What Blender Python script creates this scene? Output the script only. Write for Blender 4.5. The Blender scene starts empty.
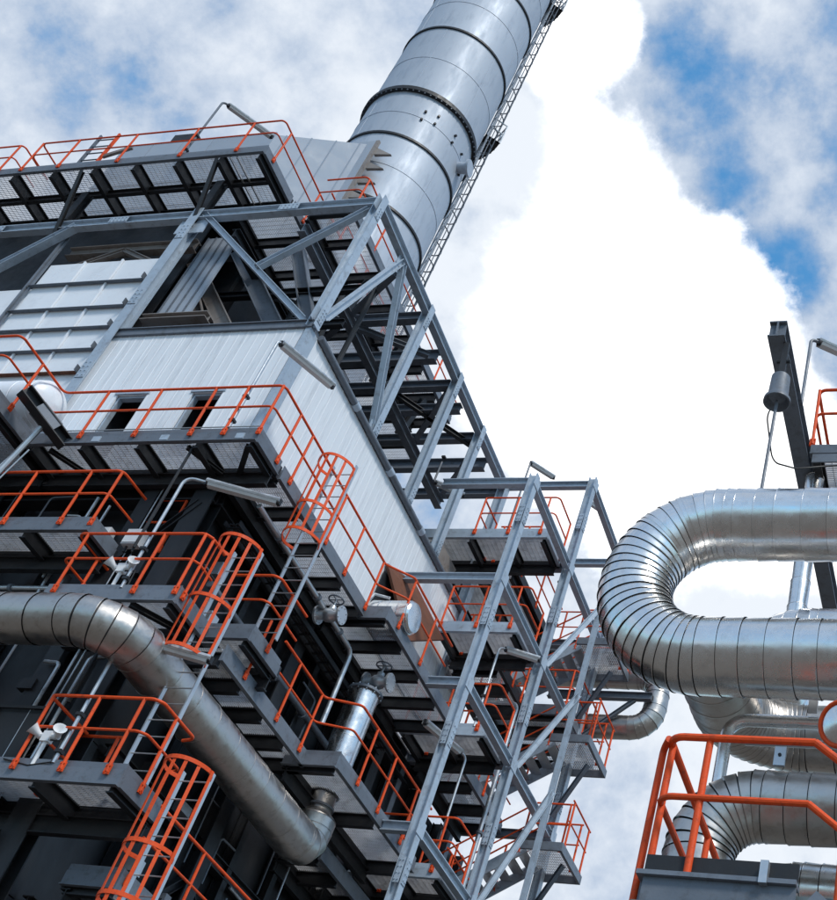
import bpy, math, random
from mathutils import Vector, Matrix
random.seed(7)
V = Vector
sc = bpy.context.scene
col = sc.collection
# ------------------------------------------------------------------ camera
CX, CY, CZ = V((.96364, .20297, .17379)), V((-.01751, .69696, -.71690)), V((-.26663, .68779, .67517))
cd = bpy.data.cameras.new('camera'); cam = bpy.data.objects.new('camera', cd); col.objects.link(cam)
cam.matrix_world = Matrix(((CX.x, -CY.x, -CZ.x, 0), (CX.y, -CY.y, -CZ.y, 0), (CX.z, -CY.z, -CZ.z, 1.6), (0, 0, 0, 1)))
cd.sensor_fit = 'HORIZONTAL'; cd.sensor_width = 36; cd.lens = 1293.5 * 36 / 837
cd.shift_x = (418.5 - 675) / 837; cd.clip_end = 6000; cd.clip_start = .1
sc.camera = cam
# ------------------------------------------------------------------ sky, sun, exposure
SUN_DIR = V((.50, -.42, .76)).normalized()
world = bpy.data.worlds.new('World'); sc.world = world; world.use_nodes = True
nt = world.node_tree; N = nt.nodes; LK = nt.links; N.clear()
def nd(t, **k):
    n = N.new(t)
    for a, b in k.items(): setattr(n, a, b)
    return n
def mth(op, a, b=None, c=None, clamp=False):
    n = nd('ShaderNodeMath', operation=op, use_clamp=clamp)
    for i, v in enumerate((a, b, c)):
        if v is None: continue
        if isinstance(v, (int, float)): n.inputs[i].default_value = v
        else: LK.new(v, n.inputs[i])
    return n.outputs[0]
tc = nd('ShaderNodeTexCoord'); DIR = tc.outputs['Generated']
def noise(scale, detail, rough, off=(0, 0, 0), dist=0.):
    mp = nd('ShaderNodeMapping'); mp.inputs['Location'].default_value = off; LK.new(DIR, mp.inputs['Vector'])
    n = nd('ShaderNodeTexNoise'); n.inputs['Scale'].default_value = scale; n.inputs['Detail'].default_value = detail
    n.inputs['Roughness'].default_value = rough; n.inputs['Distortion'].default_value = dist
    LK.new(mp.outputs[0], n.inputs['Vector']); return n.outputs['Fac']
def lobe(d, width):          # 1 at direction d, 0 at angle `width` degrees
    v = nd('ShaderNodeVectorMath', operation='DOT_PRODUCT'); LK.new(DIR, v.inputs[0]); v.inputs[1].default_value = V(d).normalized()
    m = nd('ShaderNodeMapRange', interpolation_type='SMOOTHSTEP'); LK.new(v.outputs['Value'], m.inputs['Value'])
    m.inputs['From Min'].default_value = math.cos(math.radians(width)); m.inputs['From Max'].default_value = 1.0
    return m.outputs[0]
sky = nd('ShaderNodeTexSky', sky_type='NISHITA'); sky.sun_disc = False
sky.sun_elevation = math.asin(SUN_DIR.z); sky.sun_rotation = math.atan2(SUN_DIR.x, SUN_DIR.y)
sky.air_density = 1.0; sky.dust_density = .5; sky.ozone_density = 1.5
def mrange(v, lo, hi, tmin=0., tmax=1.):
    m = nd('ShaderNodeMapRange', interpolation_type='SMOOTHSTEP'); LK.new(v, m.inputs['Value']); m.inputs['From Min'].default_value = lo; m.inputs['From Max'].default_value = hi
    m.inputs['To Min'].default_value = tmin; m.inputs['To Max'].default_value = tmax; return m.outputs[0]
def mixc(f, a, b, mode='MIX'):
    m = nd('ShaderNodeMix', data_type='RGBA', blend_type=mode)
    for v, k in ((f, 'Factor'), (a, 'A'), (b, 'B')):
        if isinstance(v, tuple): m.inputs[k].default_value = v + (1,)
        elif isinstance(v, float): m.inputs[k].default_value = v
        else: LK.new(v, m.inputs[k])
    return m.outputs['Result']
nbig = noise(4.2, 6, .6, (.35, .1, .9), .15); nmid = noise(12., 10, .62, (2.1, .4, .2), .1); nfin = noise(38., 8, .62, (.7, 3.1, 1.2), .0); nthin = noise(10.0, 12, .60, (1.3, 2.2, .5), .0)
# thin mottled veil over the blue, everywhere
dv = mth('ADD', mth('MULTIPLY', nthin, 1.0), mth('MULTIPLY', nfin, .25))
for d, w, k in (((-.209, .534, .819), 2.4, -.10), ((-.180, .600, .780), 2.6, -.20), ((-.245, .44, .864), 2.6, -.12), ((-.13, .46, .88), 5, .04), ((-.56, .36, .745), 26, .11), ((-.39, .55, .735), 11, .28), ((-.31, .85, .42), 24, .20), ((-.15, .80, .58), 12, .25)):
    dv = mth('ADD', dv, mth('MULTIPLY', lobe(d, w), k))
veil = mrange(dv, .42, .70)
veilc = mixc(mrange(dv, .55, .98), (2.2, 2.8, 3.75), (4.7, 5.0, 5.4))
# bright cumulus heads
dc = mth('ADD', mth('MULTIPLY', mth('SUBTRACT', nbig, .5), 1.5), mth('MULTIPLY', mth('SUBTRACT', nmid, .5), 1.0)); dc = mth('ADD', mth('ADD', dc, .02), mth('MULTIPLY', mth('SUBTRACT', nfin, .5), .6))
for d, w, k in (((-.315, .605, .732), 9.6, 1.25), ((-.300, .475, .828), 5.4, .85), ((-.322, .405, .856), 4.4, .65), ((-.26, .70, .665), 9, .8), ((-.165, .735, .66), 6.0, .8), ((-.19, .51, .84), 8, -.5), ((-.57, .36, .74), 26, -.6), ((-.31, .86, .40), 22, -.6)):
    dc = mth('ADD', dc, mth('MULTIPLY', lobe(d, w), k))
cum = mrange(dc, .16, .46)
cumc = mixc(mrange(dc, .2, .75), (5.6, 5.9, 6.4), (9.0, 9.05, 9.1))
blue = mixc(1., sky.outputs[0], (.58, 1.28, 1.46), 'MULTIPLY')
skyc = mixc(cum, mixc(veil, blue, veilc), cumc)
bg = nd('ShaderNodeBackground'); bg.inputs['Strength'].default_value = .12; LK.new(skyc, bg.inputs['Color'])
wo = nd('ShaderNodeOutputWorld'); LK.new(bg.outputs[0], wo.inputs['Surface'])
sd = bpy.data.lights.new('sun', 'SUN'); sd.energy = 1.5; sd.angle = math.radians(12); sd.color = (1, .96, .9)
sun = bpy.data.objects.new('sun', sd); col.objects.link(sun); sun.rotation_euler = (-SUN_DIR).to_track_quat('-Z', 'Y').to_euler(); sun.location = (0, 0, 80)
sc.view_settings.view_transform = 'Standard'; sc.view_settings.look = 'None'; sc.view_settings.exposure = .62; sc.view_settings.gamma = 1
# ------------------------------------------------------------------ materials
MATS = {}
def mat(name, base, rough=.5, metal=0., var=.25, scale=3., bump=0., bscale=40., stretch=(1, 1, 1), dirt=None, dirt_amt=0., rvar=.15):
    m = bpy.data.materials.new(name); m.use_nodes = True; t = m.node_tree; n = t.nodes; l = t.links
    p = n['Principled BSDF']; tcx = n.new('ShaderNodeTexCoord'); mp = n.new('ShaderNodeMapping'); mp.inputs['Scale'].default_value = stretch
    geo = n.new('ShaderNodeNewGeometry'); l.new(geo.outputs['Position'], mp.inputs['Vector'])
    nz = n.new('ShaderNodeTexNoise'); nz.inputs['Scale'].default_value = scale; nz.inputs['Detail'].default_value = 7; nz.inputs['Roughness'].default_value = .65
    l.new(mp.outputs[0], nz.inputs['Vector'])
    oi = n.new('ShaderNodeObjectInfo')
    mxx = n.new('ShaderNodeMix'); mxx.data_type = 'RGBA'
    mxx.inputs['A'].default_value = tuple(c * (1 - var) for c in base) + (1,); mxx.inputs['B'].default_value = tuple(min(1, c * (1 + var)) for c in base) + (1,)
    ad = n.new('ShaderNodeMath'); ad.operation = 'MULTIPLY_ADD'; l.new(oi.outputs['Random'], ad.inputs[0]); ad.inputs[1].default_value = .35; ad.inputs[2].default_value = -.17
    ad2 = n.new('ShaderNodeMath'); ad2.operation = 'ADD'; ad2.use_clamp = True; l.new(nz.outputs['Fac'], ad2.inputs[0]); l.new(ad.outputs[0], ad2.inputs[1])
    l.new(ad2.outputs[0], mxx.inputs['Factor'])
    out = mxx.outputs['Result']
    if dirt:
        nz2 = n.new('ShaderNodeTexNoise'); nz2.inputs['Scale'].default_value = scale * 1.7; nz2.inputs['Detail'].default_value = 8; nz2.inputs['Roughness'].default_value = .7
        l.new(mp.outputs[0], nz2.inputs['Vector'])
        rmp = n.new('ShaderNodeMapRange'); rmp.inputs['From Min'].default_value = .52; rmp.inputs['From Max'].default_value = .72; rmp.inputs['To Max'].default_value = dirt_amt
        l.new(nz2.outputs['Fac'], rmp.inputs['Value'])
        m3 = n.new('ShaderNodeMix'); m3.data_type = 'RGBA'; l.new(rmp.outputs[0], m3.inputs['Factor']); l.new(out, m3.inputs['A']); m3.inputs['B'].default_value = tuple(dirt) + (1,)
        out = m3.outputs['Result']
    l.new(out, p.inputs['Base Color'])
    rr = n.new('ShaderNodeMapRange'); l.new(nz.outputs['Fac'], rr.inputs['Value']); rr.inputs['From Min'].default_value = .3; rr.inputs['From Max'].default_value = .7
    rr.inputs['To Min'].default_value = max(.05, rough - rvar); rr.inputs['To Max'].default_value = min(1, rough + rvar); l.new(rr.outputs[0], p.inputs['Roughness'])
    p.inputs['Metallic'].default_value = metal
    if bump:
        nb = n.new('ShaderNodeTexNoise'); nb.inputs['Scale'].default_value = bscale; nb.inputs['Detail'].default_value = 1.5; l.new(mp.outputs[0], nb.inputs['Vector'])
        b = n.new('ShaderNodeBump'); b.inputs['Strength'].default_value = bump; b.inputs['Distance'].default_value = .02; l.new(nb.outputs['Fac'], b.inputs['Height']); l.new(b.outputs[0], p.inputs['Normal'])
    MATS[name] = m; return m
mat('frame_steel', (.41, .485, .565), .42, .15, .22, 3.5, .06, 30, dirt=(.18, .18, .19), dirt_amt=.6)
mat('edge_steel', (.15, .172, .205), .5, .1, .3, 4, .08, 30, dirt=(.07, .068, .068), dirt_amt=.7)
mat('dark_and_shaded_steel', (.012, .013, .016), .55, .0, .4, 3, .05, 30, dirt=(.03, .028, .026), dirt_amt=.5)  # near-black fittings; also shade painted into joists, stringers and undersides
mat('casing', (.013, .0145, .018), .55, .0, .35, 1.2, .08, 8, stretch=(1, 1, .4), dirt=(.02, .02, .022), dirt_amt=.7)  # dark grey paint, blackened further to put deep shadow into the colour
mat('brown_steel', (.25, .225, .21), .6, .1, .3, 3, .05, 30, dirt=(.12, .07, .045), dirt_amt=.7)
mat('orange', (.78, .085, .014), .55, 0, .22, 9, .08, 60, dirt=(.30, .045, .02), dirt_amt=.7)
MATS['orange'].node_tree.nodes['Principled BSDF'].inputs['Specular IOR Level'].default_value = .3
mat('white_clad', (.80, .825, .855), .45, .0, .07, 2.2, .06, 9, stretch=(2.5, 2.5, .22), dirt=(.46, .48, .51), dirt_amt=.6)
mat('white_panel', (.83, .86, .90), .38, .0, .06, 1.5, .05, 6, dirt=(.55, .56, .6), dirt_amt=.4)
mat('jacket', (.80, .785, .765), .26, 1., .12, 5, .35, 3.6, dirt=(.54, .52, .50), dirt_amt=.5, rvar=.10)
mat('jacket_worn', (.52, .49, .46), .38, 1., .2, 5, .3, 7, dirt=(.30, .26, .22), dirt_amt=.6, rvar=.12)
mat('seam', (.10, .10, .105), .6, .3, .2)
mat('stack_metal', (.42, .47, .54), .58, .18, .14, 2.2, .10, 3, stretch=(1, 1, .22), dirt=(.27, .32, .39), dirt_amt=.7)
mat('galv', (.52, .54, .56), .38, .75, .2, 8, .03, 60)
mat('grating', (.50, .51, .53), .55, .5, .35, 3, dirt=(.2, .18, .16), dirt_amt=.7)
mat('duct', (.34, .39, .46), .7, .0, .12, 1.5, .05, 5, dirt=(.38, .42, .48), dirt_amt=.6)
mat('rust', (.16, .060, .032), .75, .1, .45, 4, .1, 30, dirt=(.06, .03, .02), dirt_amt=.7)
mat('white_paint', (.78, .79, .80), .4, 0, .08, 5)
mat('black_rubber', (.015, .015, .016), .6, 0, .3)
mat('green_plate', (.13, .17, .18), .5, .1, .2, 3, .05, 30, dirt=(.2, .21, .2), dirt_amt=.5)
mat('gravel', (.13, .112, .095), .9, 0, .35, .6, .3, 8, dirt=(.08, .075, .07), dirt_amt=.7)
mat('lens', (.62, .64, .64), .25, 0, .08, 5)
mat('red_paint', (.55, .03, .02), .4, 0, .15)
# ------------------------------------------------------------------ builders
class MB:
    def __init__(s): s.v = []; s.f = []
    def add(s, vs, fs):
        o = len(s.v); s.v += [tuple(v) for v in vs]; s.f += [tuple(i + o for i in f) for f in fs]; return s
    def box(s, a, b):
        x0, y0, z0 = (min(a[i], b[i]) for i in range(3)); x1, y1, z1 = (max(a[i], b[i]) for i in range(3))
        return s.add([(x0, y0, z0), (x1, y0, z0), (x1, y1, z0), (x0, y1, z0), (x0, y0, z1), (x1, y0, z1), (x1, y1, z1), (x0, y1, z1)],
                     [(3, 2, 1, 0), (4, 5, 6, 7), (0, 1, 5, 4), (1, 2, 6, 5), (2, 3, 7, 6), (3, 0, 4, 7)])
    def prism(s, prof, a, b, up=(0, 0, 1)):
        a, b = V(a), V(b); d = (b - a).normalized(); up = V(up)
        if abs(d.dot(up)) > .99: up = V((0, 1, 0))
        r = d.cross(up).normalized(); u = r.cross(d); n = len(prof)
        vs = [a + r * p[0] + u * p[1] for p in prof] + [b + r * p[0] + u * p[1] for p in prof]
        fs = [(i, (i + 1) % n, n + (i + 1) % n, n + i) for i in range(n)] + [tuple(range(n))[::-1], tuple(range(n, 2 * n))]
        return s.add(vs, fs)
    def ibeam(s, a, b, w=.2, h=.2, t=.018, up=(0, 0, 1)):
        W, H, e = w / 2, h / 2, t * .35
        for pr in ([(-W, -H), (W, -H), (W, -H + t), (-W, -H + t)], [(-W, H - t), (W, H - t), (W, H), (-W, H)], [(-e - .004, -H + t), (e + .004, -H + t), (e + .004, H - t), (-e - .004, H - t)]): s.prism(pr, a, b, up)
        return s
    def bar(s, a, b, w, h, up=(0, 0, 1)):
        return s.prism([(-w / 2, -h / 2), (w / 2, -h / 2), (w / 2, h / 2), (-w / 2, h / 2)], a, b, up)
    def tube(s, pts, r, n=10, cap=True, dirs=None):
        pts = [V(p) for p in pts]; m = len(pts); rr = r if isinstance(r, (list, tuple)) else [r] * m
        d0 = (pts[1] - pts[0]).normalized(); ref = V((0, 0, 1)) if abs(d0.z) < .9 else V((0, 1, 0)); u = d0.cross(ref).normalized(); vs = []; fs = []
        for i in range(m):
            d = ((pts[min(i + 1, m - 1)] - pts[i]).normalized() + (pts[i] - pts[max(i - 1, 0)]).normalized()).normalized()
            if dirs: d = dirs[i]
            u = (u - d * u.dot(d)).normalized(); w = d.cross(u)
            k = 1.
            for j in range(n):
                an = 2 * math.pi * j / n; vs.append(pts[i] + (u * math.cos(an) + w * math.sin(an)) * rr[i] * k)
        for i in range(m - 1):
            for j in range(n): fs.append((i * n + j, i * n + (j + 1) % n, (i + 1) * n + (j + 1) % n, (i + 1) * n + j))
        if cap: fs += [tuple(range(n))[::-1], tuple(range((m - 1) * n, m * n))]
        return s.add(vs, fs)
    def lathe(s, prof, c, ax=(0, 0, 1), n=24):
        ax = V(ax).normalized(); ref = V((0, 0, 1)) if abs(ax.z) < .9 else V((1, 0, 0)); u = ax.cross(ref).normalized(); w = ax.cross(u); c = V(c); vs = []; fs = []
        for (r, h) in prof:
            for j in range(n):
                a = 2 * math.pi * j / n; vs.append(c + ax * h + (u * math.cos(a) + w * math.sin(a)) * max(r, 1e-4))
        for i in range(len(prof) - 1):
            for j in range(n): fs.append((i * n + j, i * n + (j + 1) % n, (i + 1) * n + (j + 1) % n, (i + 1) * n + j))
        return s.add(vs, fs)
    def mesh(s, name, smooth=False):
        me = bpy.data.meshes.new(name); me.from_pydata(s.v, [], s.f); me.update()
        import bmesh
        bm = bmesh.new(); bm.from_mesh(me); bmesh.ops.recalc_face_normals(bm, faces=bm.faces); bm.to_mesh(me); bm.free()
        if smooth:
            me.shade_smooth()
            if hasattr(me, 'set_sharp_from_angle'): me.set_sharp_from_angle(angle=math.radians(35))
        return me
    def build(s, name, m, parent=None, smooth=False): return link(name, s.mesh(name, smooth), m, parent)
WM = {}
def link(name, me, m, parent=None, mw=None):
    if m and not me.materials: me.materials.append(MATS[m])
    o = bpy.data.objects.new(name, me); col.objects.link(o); mw = mw or Matrix.Identity(4); o.matrix_basis = mw; WM[o.name] = mw
    if parent: o.parent = parent; o.matrix_parent_inverse = WM[parent.name].inverted()
    return o
def tag(o, label, cat, group=None):
    o['label'] = label; o['category'] = cat
    if group: o['group'] = group
    return o
def thing(name, label, cat, loc, group=None):
    o = bpy.data.objects.new(name, None); o.empty_display_size = .3; col.objects.link(o); o.location = loc; WM[o.name] = Matrix.Translation(V(loc)); return tag(o, label, cat, group)
def struct(o): o['kind'] = 'structure'; return o
def fillet(pts, r, k=5):
    pts = [V(p) for p in pts]; out = [pts[0]]
    for i in range(1, len(pts) - 1):
        a, b, c = pts[i - 1], pts[i], pts[i + 1]; d1 = (a - b); d2 = (c - b); ang = d1.angle(d2)
        if ang > 3.1: out.append(b); continue
        t = min(r / math.tan(ang / 2), d1.length * .5, d2.length * .5); rr = t * math.tan(ang / 2); p1 = b + d1.normalized() * t; p2 = b + d2.normalized() * t
        cen = b + (d1.normalized() + d2.normalized()).normalized() * (rr / math.sin(ang / 2)); u = (p1 - cen); w = (p2 - cen); th = u.angle(w)
        for j in range(k + 1):
            q = j / k; out.append(cen + (u * math.sin((1 - q) * th) + w * math.sin(q * th)) / math.sin(th))
    return out + [pts[-1]]
CACHE = {}
def grating_mesh(sx, sy):        # bars run along x
    key = ('g', round(sx, 1), round(sy, 1))
    if key not in CACHE:
        b = MB(); n = max(4, int(sy / .042))
        for i in range(n + 1):
            y = -.5 + i / n; t = .0032 / sy; b.box((-.5, y - t, -.016), (.5, y + t, .016))
        k = max(2, int(sx / .12))
        for i in range(k + 1):
            x = -.5 + i / k; t = .004 / sx; b.box((x - t, -.5, .004), (x + t, .5, .012))
        CACHE[key] = b.mesh('grating_panel')
    return CACHE[key]
def grating(parent, x0, x1, y0, y1, z, along='x'):
    sx, sy = x1 - x0, y1 - y0; c = V(((x0 + x1) / 2, (y0 + y1) / 2, z))
    if along == 'x': me = grating_mesh(sx, sy); mw = Matrix.Translation(c) @ Matrix.Diagonal((sx, sy, 1, 1))
    else: me = grating_mesh(sy, sx); mw = Matrix.Translation(c) @ Matrix.Rotation(math.pi / 2, 4, 'Z') @ Matrix.Diagonal((sy, sx, 1, 1))
    return link('grating_panel', me, 'grating', parent, mw)
def post_mesh():
    if 'post' not in CACHE:
        CACHE['post'] = MB().tube([(0, 0, -.06), (0, 0, 1.1)], .0255, 10).box((-.045, -.012, -.10), (.045, .010, .05)).tube([(-.028, -.012, -.075), (-.028, -.026, -.075)], .011, 6).tube([(.028, -.012, -.075), (.028, -.026, -.075)], .011, 6).tube([(-.028, -.012, .02), (-.028, -.026, .02)], .011, 6).tube([(.028, -.012, .02), (.028, -.026, .02)], .011, 6).mesh('post', True)
    return CACHE['post']
def railing(parent, path, zt, posts, r=.0245, m='orange', plate=True):
    """path: list of (x,y) or (x,y,z); zt: deck top; posts: list of (x,y,facing degrees)"""
    P = lambda h: [V((p[0], p[1], (p[2] if len(p) > 2 else zt) + h)) for p in path]
    top = MB().tube(fillet(P(1.1), .12), r, 10).build('railing', m, parent, True)
    MB().tube(fillet(P(.58), .12), r * .86, 10).build('mid_rail', m, top, True)
    for q in posts:
        z = q[3] if len(q) > 3 else zt
        if not plate and 'bare' not in CACHE: CACHE['bare'] = MB().tube([(0, 0, -.04), (0, 0, 1.1)], .030, 12).mesh('post', True)
        link('post', post_mesh() if plate else CACHE['bare'], m, top, Matrix.Translation((q[0], q[1], z)) @ Matrix.Rotation(math.radians(q[2]), 4, 'Z'))
    return top
def deck(parent, x0, x1, y0, y1, zb, along, pitch=1.05, eh=.22, toe=True, em='edge_steel', edges='NSEW', band=.16, jd=.26, gy=None):
    """edge beams, shade-darkened joists and grating panels of one platform; `along` is its long direction"""
    zt = zb + eh
    t = .05
    E_ = {'S': ((x0, y0, zb), (x1, y0 + t, zt)), 'N': ((x0, y1 - t, zb), (x1, y1, zt)), 'W': ((x0, y0 + t + .002, zb), (x0 + t, y1 - t - .002, zt)), 'E': ((x1 - t, y0 + t + .002, zb), (x1, y1 - t - .002, zt))}
    for e in edges:
        a, b = E_[e]; o = MB().box(a, b)
        if e in 'SN': o.box((a[0], a[1] - .03 if e == 'S' else b[1], zb), (b[0], a[1] if e == 'S' else b[1] + .03, zb + .018))
        if e == 'E': o.box((b[0], a[1], zb), (b[0] + .03, b[1], zb + .018))
        o.build('edge_beam', em, parent)
        if toe:
            A = V(a); B = V(b); B.z = zt + .10; A.z = zt
            if e in 'SN': yy = A.y + .018; A.y = yy; B.y = yy + .012
            else: xx = A.x + .018; A.x = xx; B.x = xx + .012
            MB().box(A, B).build('toe_board', em, parent)
    inner = 'N' if along == 'x' else 'W'
    if inner not in edges:
        a, b = E_[inner]; MB().box((a[0] - .0, a[1], a[2] - .04), (b[0], b[1], b[2])).build('ledger', 'dark_and_shaded_steel', parent)
    if along == 'x':
        n = max(1, round((x1 - x0) / pitch)); p = (x1 - x0) / n
        for i in range(n + 1):
            x = min(max(x0 + i * p, x0 + .06), x1 - .06) if 0 < i < n else (x0 + .11 if i == 0 else x1 - .11)
            MB().ibeam((x, y0 + t, zt - .06 - jd / 2), (x, y1 - t, zt - .06 - jd / 2), .11, jd, .02).build('joist', 'dark_and_shaded_steel', parent)
        MB().ibeam((x0 + t, y1 - t - .06, zb - .16), (x1 - t, y1 - t - .06, zb - .16), .12, .28, .02).build('stringer', 'dark_and_shaded_steel', parent)
        for i in range(n): grating(parent, x0 + i * p + .02, x0 + (i + 1) * p - .02, y0 + t + .004, y1 - t - .004, zt - .03, 'x')
    else:
        n = max(1, round((y1 - y0) / pitch)); p = (y1 - y0) / n
        for i in range(n + 1):
            y = y0 + i * p if 0 < i < n else (y0 + .11 if i == 0 else y1 - .11)
            MB().ibeam((x0 + t, y, zt - .06 - jd / 2), (x1 - t, y, zt - .06 - jd / 2), .11, jd, .02).build('joist', 'dark_and_shaded_steel', parent)
        MB().ibeam((x0 + t + .06, y0 + t, zb - .16), (x0 + t + .06, y1 - t, zb - .16), .12, .28, .02).build('stringer', 'dark_and_shaded_steel', parent)
        for i in range(n): grating(parent, x0 + t + .004, x1 - t - .004, y0 + i * p + .02, y0 + (i + 1) * p - .02, zt - .03, 'y')
    return zt
def resample(pts, fine=.03):
    L = [0.]
    for a, b in zip(pts, pts[1:]): L.append(L[-1] + (b - a).length)
    return L
def at(pts, L, s):
    s = min(max(s, 0), L[-1])
    for i in range(len(L) - 1):
        if s <= L[i + 1] + 1e-9:
            q = (s - L[i]) / max(L[i + 1] - L[i], 1e-9); return pts[i].lerp(pts[i + 1], q)
    return pts[-1]
def ins_pipe(name, label, cat, ctrl, r, bend, seg=.28, gore=.12, m='jacket', group=None, n=36, jit=.15, gap=.012, core=True):
    """insulated pipe: metal jacket sections with dark recessed seams; gores in the bends"""
    pts = fillet(ctrl, bend, 28) if len(ctrl) > 2 else [V(p) for p in ctrl]; L = resample(pts); tot = L[-1]
    t = thing(name, label, cat, pts[0], group)
    # curvature test
    def bent(s): 
        a, b, c = at(pts, L, s - .06), at(pts, L, s), at(pts, L, s + .06)
        d1, d2 = b - a, c - b
        return d1.length > 1e-4 and d2.length > 1e-4 and d1.angle(d2) > .03
    if core: MB().tube(pts, r - .034, 24).build('core', 'seam', t, True)
    s = 0.
    while s < tot - .02:
        bs = bent(s + .05); l = gore * random.uniform(.9, 1.1) if bs else seg * random.uniform(1 - jit, 1 + jit); e = min(s + l, tot)
        if not bs:
            q = s + .06
            while q < e and not bent(q + .03): q += .02
            e = min(q, tot)
        k = max(2, int((e - s) / .05) + 1); ss = [s + gap / 2 + (e - s - gap) * i / (k - 1) for i in range(k)]
        rj = r + random.uniform(-.002, .002); rad = [rj + .009 * i / (k - 1) for i in range(k)]; P = [at(pts, L, q) for q in ss]
        D = [(at(pts, L, q + .02) - at(pts, L, q - .02)).normalized() for q in ss]
        if bent((s + e) / 2): P = [P[0], P[-1]]; rad = [rj, rj + .009]; D = [D[0], D[-1]]
        # raised bead at one end
        d = D[-1]; D += [d, d]; P += [P[-1] + d * .0005, P[-1] + d * .010]; rad += [rj + .013, rj + .012]
        # keep section-plane orientation right at the ends of straight gores
        MB().tube(P, rad, n, False, D).build('jacket_section', m, t, True); s = e
    return t
def lamp(label, base, top_z, yaw, arm=.25, length=1.25, group='gooseneck walkway lights', tilt=0., pm='galv', rp=.028):
    b = V(base); d = V((math.cos(math.radians(yaw)), math.sin(math.radians(yaw)), tilt)).normalized(); p1 = V((b.x, b.y, top_z)); p2 = p1 + d * arm
    t = thing('walkway_light', label, 'light', base, group)
    MB().tube(fillet([b, p1, p2], .16), rp, 10).build('pole', pm, t, True)
    for h in (.15, .75): MB().box((b.x - .05, b.y - .05, b.z + h), (b.x + .05, b.y + .05, b.z + h + .05)).build('clamp', 'dark_and_shaded_steel', t)
    a = p2 - d * .05; e = a + d * length; up = V((0, 0, 1)) - d * d.z
    h = MB().prism([(-.085, -.03), (.085, -.03), (.10, .0), (.075, .05), (-.075, .05), (-.10, .0)], a, e).build('housing', 'galv', t)
    MB().prism([(-.08, -.032), (-.05, -.075), (.05, -.075), (.08, -.032)], a + d * .04, e - d * .04).build('diffuser', 'lens', h)
    for q in (a, e): MB().box(q - V((.03, .03, .06)), q + V((.03, .03, .055))).build('end_cap', 'dark_and_shaded_steel', h)
    return t
def ladder(label, x0, x1, y, z0, z1, hoops, bars_z, depth=.62, group='caged access ladders', nb=7, face=-1):
    t = thing('caged_ladder', label, 'ladder', ((x0 + x1) / 2, y, z0), group)
    for x in (x0, x1): MB().bar((x, y, z0), (x, y, z1), .022, .075, (0, 1, 0)).build('stile', 'galv', t)
    z = z0 + .15
    while z < z1 - .05: MB().tube([(x0, y, z), (x1, y, z)], .011, 6).build('rung', 'galv', t); z += .28
    cx = (x0 + x1) / 2; w = (x1 - x0) / 2
    def ring(q):       # 0..1 round the cage, from right stile round to the left stile
        a = math.pi * q; return V((cx + math.cos(a) * w * 1.55 * (1 if .06 < q < .94 else .9), y + face * (math.sin(a) ** .8 if 0 < q < 1 else 0) * depth, 0))
    for hz in hoops:
        pts = [V((x1, y, hz))] + [ring(i / 18) + V((0, 0, hz)) for i in range(1, 18)] + [V((x0, y, hz))]
        h = MB()
        for a, b in zip(pts, pts[1:]): h.bar(a, b + (b - a).normalized() * .006, .012, .06, (0, 0, 1))
        h.build('cage_hoop', 'orange', t)
    for i in range(nb):
        q = (i + .6) / (nb + .2); p = ring(q); p.y -= face * .012; dirv = V((math.cos(math.pi * q), face * math.sin(math.pi * q), 0))
        MB().bar(p + V((0, 0, bars_z[0])), p + V((0, 0, bars_z[1])), .05, .008, dirv).build('cage_bar', 'orange', t)
    return t
def valve(label, c, ax, r=.16, group='flanged valves', wheel=True, m='galv'):
    c = V(c); ax = V(ax).normalized(); t = thing('valve', label, 'valve', c, group)
    body = [(0, -r * 1.6)] + [(r * .7, -r * 1.6), (r * .7, -r * .9), (r * .95, -r * .5), (r, 0), (r * .95, r * .5), (r * .7, r * .9), (r * .7, r * 1.6), (0, r * 1.6)]
    MB().lathe(body, c, ax, 20).build('body', m, t, True)
    for s in (-1, 1):
        f = MB().lathe([(0, -.02), (r * 1.3, -.02), (r * 1.3, .02), (0, .02)], c + ax * s * r * 1.75, ax, 20)
        for k in range(8):
            a = k * math.pi / 4; u = ax.cross(V((0, 0, 1)) if abs(ax.z) < .9 else V((1, 0, 0))).normalized(); w = ax.cross(u); q = c + ax * s * r * 1.75 + (u * math.cos(a) + w * math.sin(a)) * r * 1.08
            f.tube([q - ax * .035, q + ax * .035], .014, 6)
        f.build('flange', m, t, True)
    up = V((0, 0, 1)) if abs(ax.z) < .9 else V((0, -1, 0))
    MB().tube([c + up * r * .8, c + up * r * 1.4, c + up * r * 1.41, c + up * r * 2.6], [r * .55, r * .5, r * .16, r * .14], 14).build('bonnet', m, t, True)
    if wheel:
        w = MB().tube([c + up * r * 2.6 + Matrix.Rotation(a * math.pi / 10, 3, up) @ (ax * r * 1.05) for a in range(21)], .016, 8)
        for a in range(4): w.tube([c + up * r * 2.6, c + up * r * 2.6 + Matrix.Rotation(a * math.pi / 2, 3, up) @ (ax * r * 1.05)], .010, 6)
        w.build('handwheel', 'edge_steel', t, True)
    return t
def beam(name, parent, a, b, w=.2, h=.24, m='frame_steel', t=.02, up=(0, 0, 1)): return MB().ibeam(a, b, w, h, t, up).build(name, m, parent)
# ================================================================== SETTING
struct(MB().add([(-3000, -3000, 0), (3000, -3000, 0), (3000, 3000, 0), (-3000, 3000, 0)], [(0, 1, 2, 3)]).build('ground', 'gravel'))
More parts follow.
